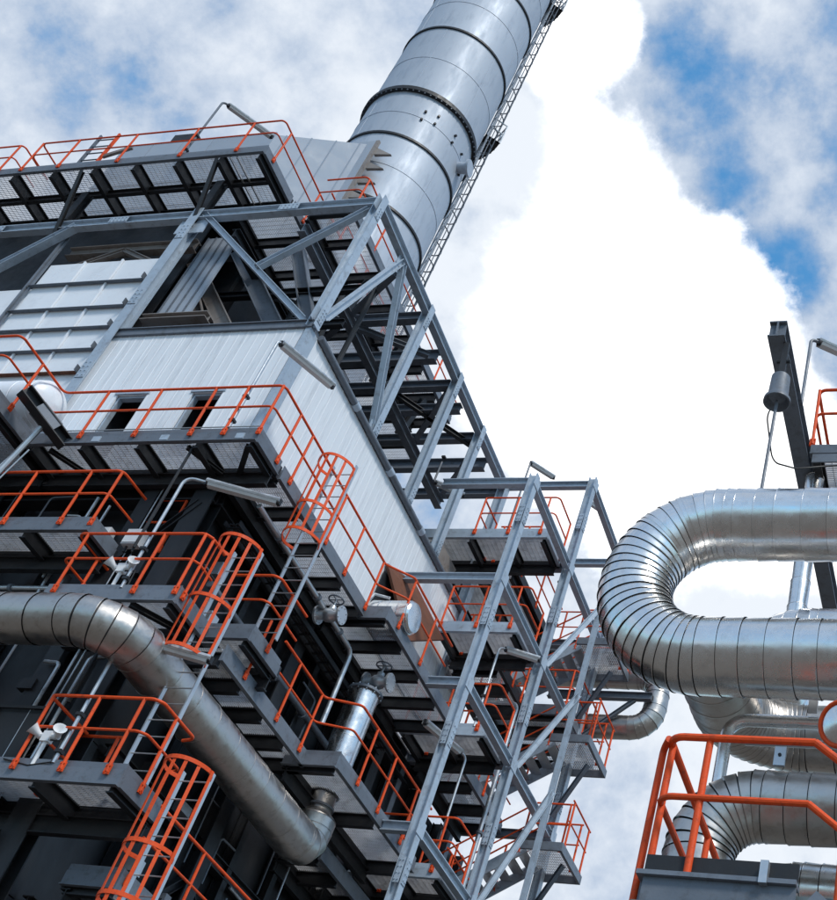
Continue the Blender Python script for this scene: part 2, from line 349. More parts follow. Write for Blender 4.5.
# ------------------------------------------------------------------ clad boiler house (upper white box)
XW, YW, ZT = -13.75, 14.5, 19.4
house = thing('boiler_house', 'white corrugated metal clad box with two dark openings below the open roof frame', 'building', (-16.5, 17, 15.4))
def strip(x0, x1, y0, y1, z0, z1, rib):
    b = MB().box((x0, y0, z0), (x1, y1, z1))
    if rib == 'y': b.prism([(-.022, 0), (.022, 0), (.014, .005), (-.014, .005)], (x0 + .02, y0, z0), (x0 + .02, y0, z1), (0, -1, 0))
    else: b.prism([(-.022, 0), (.022, 0), (.014, .005), (-.014, .005)], (x1, y0 + .02, z0), (x1, y0 + .02, z1), (1, 0, 0))
    return b
wins = [(-17.30, -16.62, 15.9, 17.62), (-15.58, -14.92, 15.9, 17.62)]
edges = [-18.42]
while edges[-1] < -13.9:
    nx = edges[-1] + .205
    for w in wins:
        for e in w[:2]:
            if edges[-1] + .02 < e < nx - .001 or abs(e - nx) < .05: nx = e
    edges.append(min(nx, -13.86))
    if nx >= -13.86: break
for a, b in zip(edges, edges[1:]):
    if b - a < .02: continue
    w = [w for w in wins if a >= w[0] - .001 and b <= w[1] + .001]
    for z0, z1 in ([(15.45, w[0][2]), (w[0][3], ZT)] if w else [(15.45, ZT)]): strip(a, b - .004, YW, YW + .04, z0, z1, 'y').build('cladding_sheet', 'white_clad', house)
y = 14.78
while y < 25.4: strip(XW - .04, XW, y, y + .226, 15.45, ZT - .02, 'x').build('cladding_sheet', 'white_clad', house); y += .23
MB().box((-13.855, 14.47, 15.45), (-13.73, 14.775, ZT)).build('corner_flashing', 'frame_steel', house)
MB().box((-18.46, 14.44, ZT), (-13.72, 14.6, ZT + .16)).box((-18.46, 14.40, ZT + .16), (-13.72, 14.6, ZT + .18)).build('eaves_beam', 'edge_steel', house)
for w in wins:
    f = MB().box((w[0], YW + .045, w[2]), (w[0] + .05, YW + .16, w[3])).box((w[1] - .05, YW + .045, w[2]), (w[1], YW + .16, w[3])).box((w[0] + .05, YW + .045, w[3] - .05), (w[1] - .05, YW + .16, w[3])).box((w[0] - .05, YW - .03, w[3]), (w[1] + .05, YW - .002, w[3] + .05)).build('opening_frame', 'frame_steel', house)
    MB().box((w[0] - .1, YW + 1.3, w[2] - .3), (w[1] + .1, YW + 1.34, w[3] + .1)).box((w[0] - .1, YW + .17, w[2] - .3), (w[0] - .05, YW + 1.3, w[3] + .1)).box((w[1] + .05, YW + .17, w[2] - .3), (w[1] + .1, YW + 1.3, w[3] + .1)).box((w[0] - .1, YW + .17, w[3] + .05), (w[1] + .1, YW + 1.3, w[3] + .1)).build('shade_lining', 'dark_and_shaded_steel', f)  # near-black lining paints the shade inside the opening
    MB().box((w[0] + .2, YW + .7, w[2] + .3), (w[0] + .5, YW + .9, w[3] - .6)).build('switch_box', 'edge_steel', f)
MB().box((-26, 14.95, ZT - .2), (-14.05, 25.3, ZT - .1)).build('roof', 'dark_and_shaded_steel', house)
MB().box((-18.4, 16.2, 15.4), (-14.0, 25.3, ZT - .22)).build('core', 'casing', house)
MB().box((-18.4, 25.4, 0.1), (-13.8, 25.6, ZT)).build('rear_wall', 'white_clad', house)
# gutter pipe with brackets along the right wall head
gut = MB().tube([(XW + .06, 14.8, ZT + .05), (XW + .06, 25.4, ZT + .05)], .075, 12).build('gutter_pipe', 'edge_steel', house, True)
y = 14.9
while y < 25.3: MB().box((XW - .22, y, ZT + .04), (XW + .05, y + .07, ZT + .19)).build('bracket', 'dark_and_shaded_steel', gut); y += .24
for y in (16.6, 18.6, 20.6, 22.9): MB().tube([(XW + .06, y, ZT + .05), (XW + .06, y + .18, ZT + .05)], .092, 12).build('coupling', 'frame_steel', gut, True)
MB().box((XW - .3, 14.8, ZT + .0), (XW - .06, 25.4, ZT + .12)).build('wall_head', 'dark_and_shaded_steel', house)
# ------------------------------------------------------------------ ribbed white duct casing at the left
pan = thing('duct_casing', 'white flat panels crossed by five horizontal steel ribs left of the corrugated wall', 'casing', (-20.4, 14.7, 17.6))
xs = [-23.9, -22.9, -21.88, -20.88, -19.86, -18.80]; zs = [17.6, 18.58, 19.3, 20.02, 20.72, 21.62, 22.42]
for i in range(len(xs) - 1):
    for j in range(len(zs) - 1):
        if i < 2 and j > 4: continue
        MB().box((xs[i] + .006, 14.72 + (.05 if i < 2 else 0), zs[j]), (xs[i + 1] - .006, 14.80 + (.05 if i < 2 else 0), zs[j + 1] - .004)).build('panel', 'white_panel', pan)
for i in (3, 4): MB().box((xs[i] - .05, 14.67, zs[0]), (xs[i] - .005, 14.718, zs[-1])).build('batten', 'white_panel', pan)
for k, z in enumerate(zs[1:-1]):
    rb = MB().prism([(-.045, -.05), (.045, -.05), (.045, -.035), (-.03, -.035), (-.03, .05), (-.045, .05)], (-21.95, 14.66, z), (-18.86, 14.66, z)).build('rib', 'edge_steel' if k else 'rust', pan)
    MB().bar((-18.86, 14.62, z - .08), (-18.86, 14.62, z + .08), .16, .02, (1, 0, 0)).build('end_plate', 'edge_steel', rb)
for i, x in enumerate((-22.02, -21.95)): MB().box((x, 14.62 + .04 * i, 17.6), (x + .05, 14.7, 23.4)).build('edge_angle', 'edge_steel', pan)
for k in range(14): MB().box((-18.79, 14.62, 18.1 + k * .35), (-18.60, 14.72, 18.24 + k * .35)).build('bracket', 'brown_steel', pan)
MB().box((-26, 15.3, 17.6), (-18.85, 15.34, 25.0)).build('shade_backing', 'dark_and_shaded_steel', pan)  # dark sheet added to paint the shade of the recess above the panels
for z in (20.9, 21.25): MB().bar((-26, 14.9, z), (-22.05, 14.9, z), .05, .05).build('rail', 'dark_and_shaded_steel', pan)
# ------------------------------------------------------------------ open steel roof frame
fr = thing('roof_frame', 'open blue grey steel roof frame with braces standing on the white box', 'steel frame', (XW, YW, ZT))
ZE = 23.62
for y in (14.5, 17.62, 19.80, 21.65): beam('column', fr, (XW, y, ZT + .02), (XW, y, ZE + .17), .2, .2, up=(1, 0, 0))
for y in (23.75,): beam('column', fr, (XW, y, 16), (XW, y, ZE + .17), .24, .24, up=(1, 0, 0))
for x in (-18.38, -25.8): beam('column', fr, (x, YW, 15.4), (x, YW, ZE + .17), .24, .26, 'frame_steel' if x > -19 else 'edge_steel', up=(0, 1, 0))
beam('eaves_beam', fr, (XW, 14.62, ZE), (XW, 23.9, ZE), .18, .25)
beam('eaves_beam', fr, (-26, YW, ZE), (-13.87, YW, ZE), .18, .26, 'frame_steel')
for y, h in ((17.62, .26), (18.85, .34), (19.80, .24), (20.6, .24), (21.65, .24), (22.65, .34), (23.75, .24)):
    beam('cross_beam', fr, (-18.2, y, ZE - .2), (XW - .13, y, ZE - .2), .2, h, 'edge_steel')
for x in (-15.55, -17.3): beam('purlin', fr, (x, 14.65, ZE - .5), (x, 23.9, ZE - .5), .2, .26, 'dark_and_shaded_steel' if x < -16 else 'edge_steel')
B_ = lambda a, b, w=.14, m='frame_steel': beam('brace', fr, a, b, w, .14, m, .014)
B_((-18.2, YW, 23.65), (-14.02, YW, 19.66)); B_((-13.95, YW, 23.42), (-15.95, YW, 21.52)); B_((-23.3, YW, 21.9), (-21.7, YW, 23.6), .2)
B_((XW, 14.70, 19.95), (XW, 15.98, 23.45), .14); B_((XW, 16.05, 23.45), (XW, 17.55, 19.75), .14)
B_((XW - .2, 16.2, 23.3), (-17.5, 18.7, 23.3), .14, 'edge_steel'); B_((XW - .2, 18.6, 23.2), (-17.5, 16.4, 23.2), .14, 'edge_steel'); B_((XW - .2, 19.9, 23.3), (-15.4, 21.5, 23.3), .14, 'edge_steel'); B_((XW - .2, 21.8, 23.3), (-15.4, 19.9, 23.3), .12, 'dark_and_shaded_steel'); B_((XW - .2, 22, 23.3), (-15.4, 23.6, 23.3), .12, 'edge_steel')
for p in ((XW, 14.5, ZE - .1), (XW, 16.0, ZE - .2), (XW, 17.62, ZT + .2), (XW, 14.5, ZT + .35)): MB().box(p - V((.012, .22, .2)) if 0 else (p[0] + .0, p[1] - .2, p[2] - .2), (p[0] + .016, p[1] + .2, p[2] + .2)).build('gusset_plate', 'frame_steel', fr)
MB().box((-18.75, YW - .012, 23.0), (-18.0, YW + .012, 23.5)).build('gusset_plate', 'frame_steel', fr)
# inner brown framing behind the frame (old duct supports)
inn = thing('duct_support', 'brown grey raking channels behind the roof frame brace', 'steel frame', (-17.2, 15.5, ZT))
beam('raker', inn, (-18.9, 15.5, 23.3), (-16.4, 15.5, 20.2), .2, .34, 'brown_steel'); beam('raker', inn, (-18.3, 15.3, 22.2), (-16.9, 15.3, 20.0), .14, .22, 'brown_steel')
for k, z in enumerate((20.4, 21.6, 22.8)): beam('tie', inn, (-18.5, 16.2, z), (-14.6, 16.2, z), .14, .2, 'dark_and_shaded_steel')
beam('raker', inn, (-18.3, 15.9, 24.2), (-15.7, 15.9, 20.8), .3, .4, 'edge_steel'); beam('raker', inn, (-16.9, 16.2, 24.4), (-14.8, 16.2, 20.3), .26, .3, 'edge_steel')
beam('header', inn, (-22.0, 15.0, 23.2), (-18.5, 15.0, 23.2), .2, .3, 'brown_steel'); beam('strut', inn, (-21.6, 14.9, 22.4), (-20.3, 14.9, 23.05), .12, .14, 'brown_steel'); beam('strut', inn, (-20.3, 14.9, 23.05), (-19.1, 14.9, 22.4), .12, .14, 'brown_steel')
MB().box((-18.3, 15.0, 19.45), (-17.5, 15.06, 23.45)).build('sheet', 'duct', inn)
for k in range(4): MB().box((-18.3 + k * .21, 14.97, 19.45), (-18.27 + k * .21, 15.0, 23.45)).build('sheet_rib', 'edge_steel', inn)
beam('sill', inn, (-18.2, 14.75, 20.2), (-16.6, 14.75, 20.2), .3, .16, 'brown_steel')
for x in (-16.5, -15.4, -14.6): MB().tube([(x, 16.6, 19.5), (x, 16.6, 23.4)], .06, 8).build('hanger_pipe', 'dark_and_shaded_steel', inn, True)
MB().box((-18.84, 16.9, 19.4), (-18.6, 26, 25.0)).build('shade_sheet', 'dark_and_shaded_steel', inn); MB().box((-26, 16.8, 19.4), (-18.85, 16.9, 25.0)).build('shade_sheet', 'dark_and_shaded_steel', inn)  # dark sheets added to paint a shaded interior behind the frame
# ------------------------------------------------------------------ dark lower casing
low = thing('boiler_casing', 'dark grey steel boiler casing with vertical stiffeners under the white box', 'casing', (-19, 18, 0))
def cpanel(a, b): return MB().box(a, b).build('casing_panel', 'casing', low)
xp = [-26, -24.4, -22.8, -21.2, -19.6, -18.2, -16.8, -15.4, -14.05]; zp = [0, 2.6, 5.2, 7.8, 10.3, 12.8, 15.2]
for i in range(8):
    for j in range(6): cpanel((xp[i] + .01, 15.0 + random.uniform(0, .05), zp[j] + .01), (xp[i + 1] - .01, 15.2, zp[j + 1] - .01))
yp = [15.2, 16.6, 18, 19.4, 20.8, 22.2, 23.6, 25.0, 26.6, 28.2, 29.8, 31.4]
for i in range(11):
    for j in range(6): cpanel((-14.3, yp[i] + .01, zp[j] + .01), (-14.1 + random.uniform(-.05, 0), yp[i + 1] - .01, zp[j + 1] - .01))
for x in xp[1:-1]: beam('stiffener', low, (x, 14.86, 0), (x, 14.86, 15.2), .16, .22, 'dark_and_shaded_steel', up=(0, 1, 0))
for z in zp[1:-1]:
    beam('stiffener', low, (-26, 14.84, z), (-14.05, 14.84, z), .2, .24, 'dark_and_shaded_steel'); beam('stiffener', low, (-13.96, 15.3, z), (-13.96, 25, z), .2, .24, 'dark_and_shaded_steel')
for y in yp[1:-1]: beam('stiffener', low, (-13.98, y, 0), (-13.98, y, 15.2), .16, .22, 'dark_and_shaded_steel', up=(1, 0, 0))
for x, m, w in ((-13.95, 'casing', .42), (-15.05, 'casing', .3), (-18.4, 'dark_and_shaded_steel', .4), (-21.9, 'dark_and_shaded_steel', .4)): beam('column', low, (x, 14.55, 0), (x, 14.55, 15.2), w, .3, m, .03, up=(0, 1, 0))
for y in (18.3, 22.4): beam('column', low, (-13.8, y, 0), (-13.8, y, 15.2), .34, .3, 'dark_and_shaded_steel', .03, up=(1, 0, 0))
beam('girder', low, (-26, 14.6, 15.0), (-13.8, 14.6, 15.0), .3, .4, 'dark_and_shaded_steel', .03); beam('girder', low, (-13.85, 14.6, 15.0), (-13.85, 24, 15.0), .3, .4, 'dark_and_shaded_steel', .03)
for a, b in (((-18.2, 14.5, 7.0), (-14.1, 14.5, 10.0)), ((-18.2, 14.5, 10.2), (-15.2, 14.5, 12.7)), ((-15.0, 14.45, 13.2), (-13.95, 14.45, 14.7)), ((-13.8, 15.2, 6.5), (-13.8, 18.2, 9.6)), ((-13.8, 18.4, 9.6), (-13.8, 22.2, 6.5))): beam('brace', low, a, b, .14, .14, 'dark_and_shaded_steel', .014)
# light coloured conduits and access plates on the dark casing
for x, z0, z1, r in ((-14.62, 7, 12.6, .022), (-14.5, 7, 12.4, .016), (-16.1, 12.6, 14.8, .03), (-15.75, 12.6, 14.6, .025), (-14.85, 12.2, 15, .012), (-14.72, 12.2, 15, .012)): MB().tube([(x, 14.4, z0), (x, 14.4, z1)], r, 8).build('conduit', 'galv', low, True)
for (x0, x1, z0, z1) in ((-15.3, -14.5, 9.5, 10.35), (-15.2, -14.2, 7.4, 8.4), (-13.9, -13.2, 6.6, 7.3)):
    p = MB().box((x0, 14.3, z0), (x1, 14.36, z1)).build('access_plate', 'casing', low)
    MB().box((x0 - .05, 14.26, z0 - .05), (x1 + .05, 14.296, z0)).box((x0 - .05, 14.26, z1), (x1 + .05, 14.296, z1 + .05)).box((x0 - .05, 14.26, z0), (x0, 14.296, z1)).box((x1, 14.26, z0), (x1 + .05, 14.296, z1)).build('plate_frame', 'dark_and_shaded_steel', p)
# ================================================================== WALKWAYS
G = 'railed grating walkways'
def walk(label, loc): return thing('walkway', label, 'walkway', loc, G)
# front walkway below the white wall
ZB = 15.27
w = walk('front walkway with orange railing under the two dark wall openings', (-15, 14, ZB))
zt = deck(w, -17.36, -12.68, 13.5, 14.42, ZB, 'x', edges='SE')
railing(w, [(-21.5, 12.06), (-17.3, 12.06), (-17.3, 13.47), (-12.66, 13.47), (-12.66, 18.42), (-12.17, 18.86), (-12.17, 21.2)], zt, [(-17.3, 12.75, 90), (-18.9, 12.06, 0), (-20.2, 12.06, 0), (-15.17, 13.47, 0), (-16.3, 13.47, 0), (-14.03, 13.47, 0), (-13.37, 13.47, 0), (-12.68, 13.47, 0), (-12.66, 14.19, 90), (-12.66, 14.73, 90), (-12.66, 16.36, 90), (-12.66, 17.28, 90), (-12.66, 18.35, 90), (-12.17, 18.95, 90), (-12.17, 20.2, 90)])
for a, b in ((-14.05, -13.65), (-12.85, -13.45), (-16.9, -16.4)): beam('knee_brace', w, (a, 13.6, ZB - .03), (b, 14.4, ZB - .03), .09, .07, 'dark_and_shaded_steel', .012)
MB().tube([(-17.3, 13.465, ZB + .30), (-12.7, 13.465, ZB + .30)], .011, 6).build('conduit', 'galv', w, True)
for x in (-16.0, -14.6, -13.1): MB().box((x, 13.478, ZB + .04), (x + .16, 13.499, ZB + .16)).build('splice_plate', 'frame_steel', w)
MB().tube([(-13.95, 13.62, 13.0), (-13.95, 13.62, ZB)], .025, 8).build('tie_rod', 'dark_and_shaded_steel', w, True)
w = walk('right face walkway with orange railing beside the corrugated white wall', (-13.2, 16, ZB))
zt = deck(w, -13.66, -12.68, 14.42, 18.45, ZB, 'y', edges='E', pitch=.95)
w = walk('stepped out right walkway section carrying a silver drum', (-13, 20.5, ZB))
zt = deck(w, -13.66, -12.2, 18.47, 22.5, ZB, 'y', edges='SE', pitch=1.0)
MB().box((-12.98, 18.5, ZB + .23), (-12.95, 22.4, ZB + .30)).build('kick_bar', 'edge_steel', w)
# left forward platform
w = walk('left platform jutting forward with orange railing and white vessel', (-18.5, 13, ZB))
zt = deck(w, -22, -17.38, 12.1, 14.42, ZB, 'x', edges='SE', pitch=1.1)
# upper left platform
ZU = 25.19
w = walk('topmost platform with thin orange railing above the roof frame', (-21, 14.6, ZU))
zt = deck(w, -26.5, -17.1, 13.9, 15.42, ZU, 'x', edges='SE', pitch=1.12, jd=.34)
MB().ibeam((-26.4, 14.65, ZU - .05), (-17.2, 14.65, ZU - .05), .10, .2, .02).build('stringer', 'dark_and_shaded_steel', w)
railing(w, [(-24.05, 14.6), (-24.05, 13.88), (-17.08, 13.88), (-17.08, 22.4)], zt, [(-24.0, 13.88, 0), (-22.9, 13.88, 0), (-21.2, 13.88, 0), (-19.45, 13.88, 0), (-17.9, 13.88, 0), (-17.08, 14.25, 90), (-17.08, 16.0, 90), (-17.08, 17.8, 90), (-17.08, 19.4, 90), (-17.08, 21, 90)], .022)
railing(w, [(-26.4, 13.88), (-24.6, 13.88), (-24.6, 14.8)], zt, [(-25.6, 13.88, 0), (-24.7, 13.88, 0)], .022)
for x in (-25.8, -22.15, -18.38): beam('leg', w, (x, 14.5, 23.8), (x, 14.5, ZU - .25), .2, .2, 'dark_and_shaded_steel', up=(0, 1, 0))
for x in (-22.15, -18.38): beam('knee_brace', w, (x + .0, 14.5, 23.2), (x + .05, 13.95, ZU - .05), .09, .09, 'dark_and_shaded_steel', .012)
for dx in (0, .18): MB().bar((-18.0 + dx, 13.95, ZU - .02), (-18.0 + dx, 15.4, ZU - .02), .03, .05).build('conduit_rail', 'galv', w)
w = walk('upper side platform seen from below behind the raking columns', (-17.8, 20, ZU))
zt = deck(w, -18.6, -17.1, 15.44, 24.6, ZU, 'y', edges='E', pitch=.98, jd=.3)
MB().box((-24.0, 15.46, ZU - .06), (-18.62, 24.6, ZU)).build('shade_plate', 'dark_and_shaded_steel', w)  # dark plate added to hide the pale duct and keep the bay shaded
w = walk('inner upper platform with orange railing close to the stack', (-15.9, 19, ZU))
zt = deck(w, -16.75, -15.55, 15.6, 22.9, ZU, 'y', edges='SEW', pitch=1.0, jd=.3)
railing(w, [(-16.7, 15.62), (-15.57, 15.62), (-15.57, 22.8)], zt, [(-15.57, 15.7, 90), (-15.57, 17, 90), (-15.57, 18.4, 90), (-15.57, 19.8, 90), (-15.57, 21.4, 90)], .022)
railing(w, [(-16.75, 22.8), (-16.75, 16)], zt, [(-16.75, 17, 270), (-16.75, 18.4, 270), (-16.75, 20, 270)], .022)
for y in (17.62, 19.8, 21.65): beam('leg', w, (-16.1, y, ZE), (-15.8, y, ZU - .25), .16, .16, 'dark_and_shaded_steel', up=(1, 0, 0))
# second front level
w = walk('left front landing with orange railing and two grating bays over dark casing', (-17, 14, 13.25))
zt = deck(w, -20, -14.9, 13.5, 14.3, 13.25, 'x', edges='SE', pitch=1.3)
railing(w, [(-20, 13.47), (-14.92, 13.47), (-14.88, 14.2)], zt, [(-17.8, 13.47, 0), (-16.66, 13.47, 0), (-15.53, 13.47, 0), (-14.94, 13.5, 0)])
railing(w, [(-14.88, 14.5), (-14.3, 14.5)], zt + .25, [(-14.32, 14.5, 0)])
# third front level
w = walk('front platform above the bend of the big silver pipe, orange railed', (-13.8, 14, 11.84))
zt = deck(w, -15.0, -12.56, 13.5, 14.5, 11.84, 'x', edges='SEW', pitch=1.2)
railing(w, [(-15.0, 14.4), (-15.0, 13.47), (-12.62, 13.47), (-12.54, 13.6)], zt, [(-14.8, 13.47, 0), (-13.35, 13.47, 0), (-12.6, 13.47, 0), (-15.0, 14.1, 270)])
railing(w, [(-12.54, 13.62), (-12.54, 14.0)], zt, [(-12.54, 13.62, 90)])
beam('knee_brace', w, (-13.9, 13.56, 11.82), (-13.3, 14.45, 11.82), .09, .09, 'dark_and_shaded_steel', .012); beam('knee_brace', w, (-13.35, 13.56, 11.82), (-12.65, 14.45, 11.82), .09, .09, 'dark_and_shaded_steel', .012)
# ladder foot landing
w = walk('small grey landing at the foot of the upper caged ladder', (-12.9, 15.9, 12.5))
zt = deck(w, -13.5, -12.48, 15.36, 16.5, 12.5, 'x', edges='SE', pitch=1.0)
railing(w, [(-13.3, 15.34), (-12.55, 15.34), (-12.45, 15.45), (-12.45, 16.5)], zt, [(-12.45, 15.9, 90)])
# lower right walkway
w = walk('lower right walkway with long orange railing over the sloping silver pipe run', (-13.1, 17, 12.0))
zt = deck(w, -13.66, -12.7, 15.2, 18.68, 12.0, 'y', edges='E', pitch=.95)
railing(w, [(-12.68, 16.55), (-12.68, 18.3), (-11.98, 18.52), (-11.98, 22.3)], zt, [(-12.68, 15.96, 90), (-12.68, 17.22, 90), (-12.68, 18.2, 90), (-11.98, 19.3, 90), (-11.98, 20.3, 90), (-11.98, 21.5, 90)])
w = walk('lower right walkway end section beside the vertical silver pipe', (-12.8, 20.5, 12.0))
zt = deck(w, -13.1, -12.01, 18.45, 22.5, 12.0, 'y', edges='SE', pitch=1.9)
w = walk('lowest inner walkway in the shade behind the big pipe', (-13.4, 19.5, 11.1))
zt = deck(w, -14.0, -13.0, 20.6, 24.6, 11.3, 'y', edges='E', pitch=.9)
# bottom left platform
w = walk('bottom left platform with orange railing and white alarm horns', (-13.2, 14, 8.76))
zt = deck(w, -14.6, -11.88, 13.5, 14.58, 8.76, 'x', edges='SE', pitch=1.3, eh=.24)
railing(w, [(-13.72, 14.5), (-13.72, 13.47), (-11.98, 13.47), (-11.86, 13.57), (-11.86, 14.5), (-12.1, 14.56)], zt, [(-13.65, 13.47, 0), (-12.86, 13.47, 0), (-12.12, 13.47, 0), (-11.86, 13.95, 90), (-13.72, 14.2, 270)])
railing(w, [(-13.1, 14.56), (-14.5, 14.56)], zt, [(-13.2, 14.56, 180), (-14.2, 14.56, 180)])
w = walk('short walkway tucked under the bottom left platform', (-12.6, 16, 7.9))
zt = deck(w, -13.2, -12.3, 14.9, 18.6, 7.95, 'y', edges='SE', pitch=1.1)
railing(w, [(-12.28, 14.95), (-12.28, 18.5)], zt, [(-12.28, 15.05, 90), (-12.28, 16.4, 90)])
# ================================================================== LADDERS
ladder('caged ladder below the bottom left platform, orange hoops', -11.60, -11.12, 14.3, 5.8, 9.45, (9.35, 8.12, 7.4, 6.6), (6.4, 9.38))
ladder('caged ladder at the platform above the silver pipe bend, orange hoops', -12.62, -12.12, 14.3, 9.0, 13.45, (13.35, 12.15, 11.22), (11.2, 13.38))
ladder('caged ladder on the right face in front of the white wall, orange hoops', -12.72, -12.24, 15.72, 12.75, 16.75, (16.5, 15.35, 14.72), (14.7, 16.52))
# ================================================================== EXHAUST STACK
AX = (-19.92, 21.08); R = 1.89
st = thing('exhaust_stack', 'tall pale metal exhaust stack with dark flange rings leaning out of the top edge', 'chimney', (AX[0], AX[1], 24))
zr = [24.0, 28.2, 31.5, 34.75, 37.28, 41.4, 45.1, 48.6, 52.2, 56]
for a, b in zip(zr, zr[1:]): MB().lathe([(R, 0), (R, b - a)], (*AX, a), n=72).build('shell_section', 'stack_metal', st, True)
for k, z in enumerate(zr[1:-1]):
    if z == 37.28:
        f = MB().lathe([(R, -.09), (R + .13, -.09), (R + .13, .0), (R + .13, .09), (R, .09)], (*AX, z), n=72).build('flange_ring', 'dark_and_shaded_steel', st, False)
        for j in range(64):
            a = j * math.pi / 32; c = V((math.cos(a), math.sin(a), 0)); p = V((*AX, z)); MB().bar(p + c * (R + .10) + V((0, 0, -.14)), p + c * (R + .10) + V((0, 0, -.085)), .04, .03, c).build('bolt', 'edge_steel', f)
    else: MB().lathe([(R, -.045), (R + .055, -.045), (R + .055, .045), (R, .045)], (*AX, z), n=72).build('flange_ring', 'dark_and_shaded_steel', st, False)
for z in (33.2, 36.0, 39.4, 43.3, 46.8): MB().lathe([(R, -.012), (R + .012, -.012), (R + .012, .012), (R, .012)], (*AX, z), n=72).build('weld_seam', 'stack_metal', st, True)
def onstack(az, z, out=0.): a = math.radians(az); return V((AX[0] + (R + out) * math.sin(a), AX[1] - (R + out) * math.cos(a), z))
az0 = 43.4   # azimuth (from -y towards +x) that faces the camera
n0 = onstack(az0 + 55, 35.75); nv = (n0 - V((*AX, 35.75))).normalized()
MB().lathe([(.2, -.05), (.2, .32), (.30, .32), (.30, .40), (0, .40)], n0, nv, 20).build('nozzle', 'stack_metal', st, True)
for az, z in ((-8, 36.35), (-8, 35.9), (8, 36.5), (8, 36.05), (38, 36.4), (38, 36.0), (60, 36.2), (75, 35.6)):
    p = onstack(az0 + az * .8, z); v = (p - V((*AX, z))).normalized(); MB().lathe([(.045, -.02), (.045, .07), (0, .07)], p, v, 10).build('stud', 'dark_and_shaded_steel', st, True)
# ladder and rest platforms on the far right side of the stack
la = az0 + 95
lad = None
for k in range(9):
    for j, az in enumerate(range(-150, 180, 60)):
        p0 = onstack(az0 + az + 25 * (k % 2), zr[k] + .08, .003); p1 = V(p0); p1.z = zr[k + 1] - .08; MB().bar(p0, p1, .03, .012, p0 - V((*AX, p0.z))).build('weld_seam', 'stack_metal', st)
for da in (-7, 7): 
    p = onstack(la + da, 0, .14); q = MB().bar((p.x, p.y, 27), (p.x, p.y, 56), .05, .05).build('ladder_stile', 'galv', st)
z = 27
while z < 55:
    a, b = onstack(la - 7, z, .14), onstack(la + 7, z, .14); MB().tube([a, b], .014, 6).build('ladder_rung', 'galv', st); z += .6
z = 28
while z < 55:
    pts = [onstack(la - 10 + 20 * i / 8, z, .15 + .30 * math.sin(math.pi * i / 8)) for i in range(9)]; MB().tube(pts, .022, 6).build('ladder_hoop', 'edge_steel', st); z += .85
for i in (1, 3, 5, 7): p = onstack(la - 10 + 20 * i / 8, 0, .15 + .30 * math.sin(math.pi * i / 8)); MB().bar((p.x, p.y, 28), (p.x, p.y, 54), .03, .015).build('ladder_cage_bar', 'edge_steel', st)
for zz in (39.6, 49.3):
    pts = [onstack(la - 2 + 26 * i / 6, zz, 0.05) for i in range(7)]; out = [onstack(la - 2 + 26 * i / 6, zz, .62) for i in range(7)]
    b = MB(); vs = pts + out; b.add([v - V((0, 0, .05)) for v in vs] + [v + V((0, 0, .05)) for v in vs], [(i, i + 1, i + 8, i + 7) for i in range(6)] + [(14 + i, 14 + i + 1, 14 + i + 8, 14 + i + 7) for i in range(6)] + [(7 + i, 8 + i, 22 + i, 21 + i) for i in range(6)]); d = b.build('rest_platform', 'dark_and_shaded_steel', st)
    for h in (.55, 1.1): MB().tube([pts[0] + V((0, 0, h))] + [o + V((0, 0, h)) for o in out] + [pts[-1] + V((0, 0, h))], .03, 6).build('guard_rail', 'galv', d)
    for o in out[::2]: MB().tube([o, o + V((0, 0, 1.1))], .03, 6).build('guard_post', 'galv', d)
    MB().bar(out[3], onstack(la + 11, zz - .9, .02), .06, .06).build('bracket', 'dark_and_shaded_steel', d)
# ------------------------------------------------------------------ exhaust duct feeding the stack
du = thing('exhaust_duct', 'pale panelled exhaust duct running from behind the top platform into the stack', 'duct', (-22, 20, 26))
def quadbox(b, P, th=.06): return b
for i in range(5):
    x0, x1 = -26.4 + i * 1.05, -26.4 + (i + 1) * 1.05
    MB().box((x0, 17.2, 26.0), (x1 - .02, 17.28, 31.75)).build('side_panel', 'duct', du); MB().box((x0, 17.2, 31.76), (x1 - .02, 23, 31.84)).build('top_panel', 'duct', du)
for z in (27.2, 28.4, 29.6, 30.8): MB().bar((-26.4, 17.17, z), (-21.2, 17.17, z), .03, .03).build('rib', 'duct', du)
A0 = [(-21.2, 17.2, 26), (-21.2, 23.2, 26), (-21.2, 23.2, 31.7), (-21.2, 17.2, 31.7)]; A1 = [(-19.5, 19.0, 29.2), (-19.5, 22, 29.2), (-19.5, 22, 33.7), (-19.5, 19.0, 33.7)]
MB().add(A0 + A1, [(0, 1, 5, 4), (1, 2, 6, 5), (2, 3, 7, 6), (3, 0, 4, 7)]).build('transition', 'duct', du)
for i in range(4):
    q = (i + .5) / 4; lo = V(A0[0]).lerp(V(A1[0]), q); hi = V(A0[3]).lerp(V(A1[3]), q); MB().bar(lo + V((0, -.012, 0)), hi + V((0, -.012, 0)), .025, .03, (1, 0, 0)).build('rib', 'duct', du)
MB().box((-20.6, 18.9, 29.0), (-19.35, 19.0, 33.75)).build('end_panel', 'duct', du)
MB().bar((-19.3, 18.97, 29.0), (-19.3, 18.97, 33.8), .12, .1, (0, 1, 0)).build('collar', 'brown_steel', du)
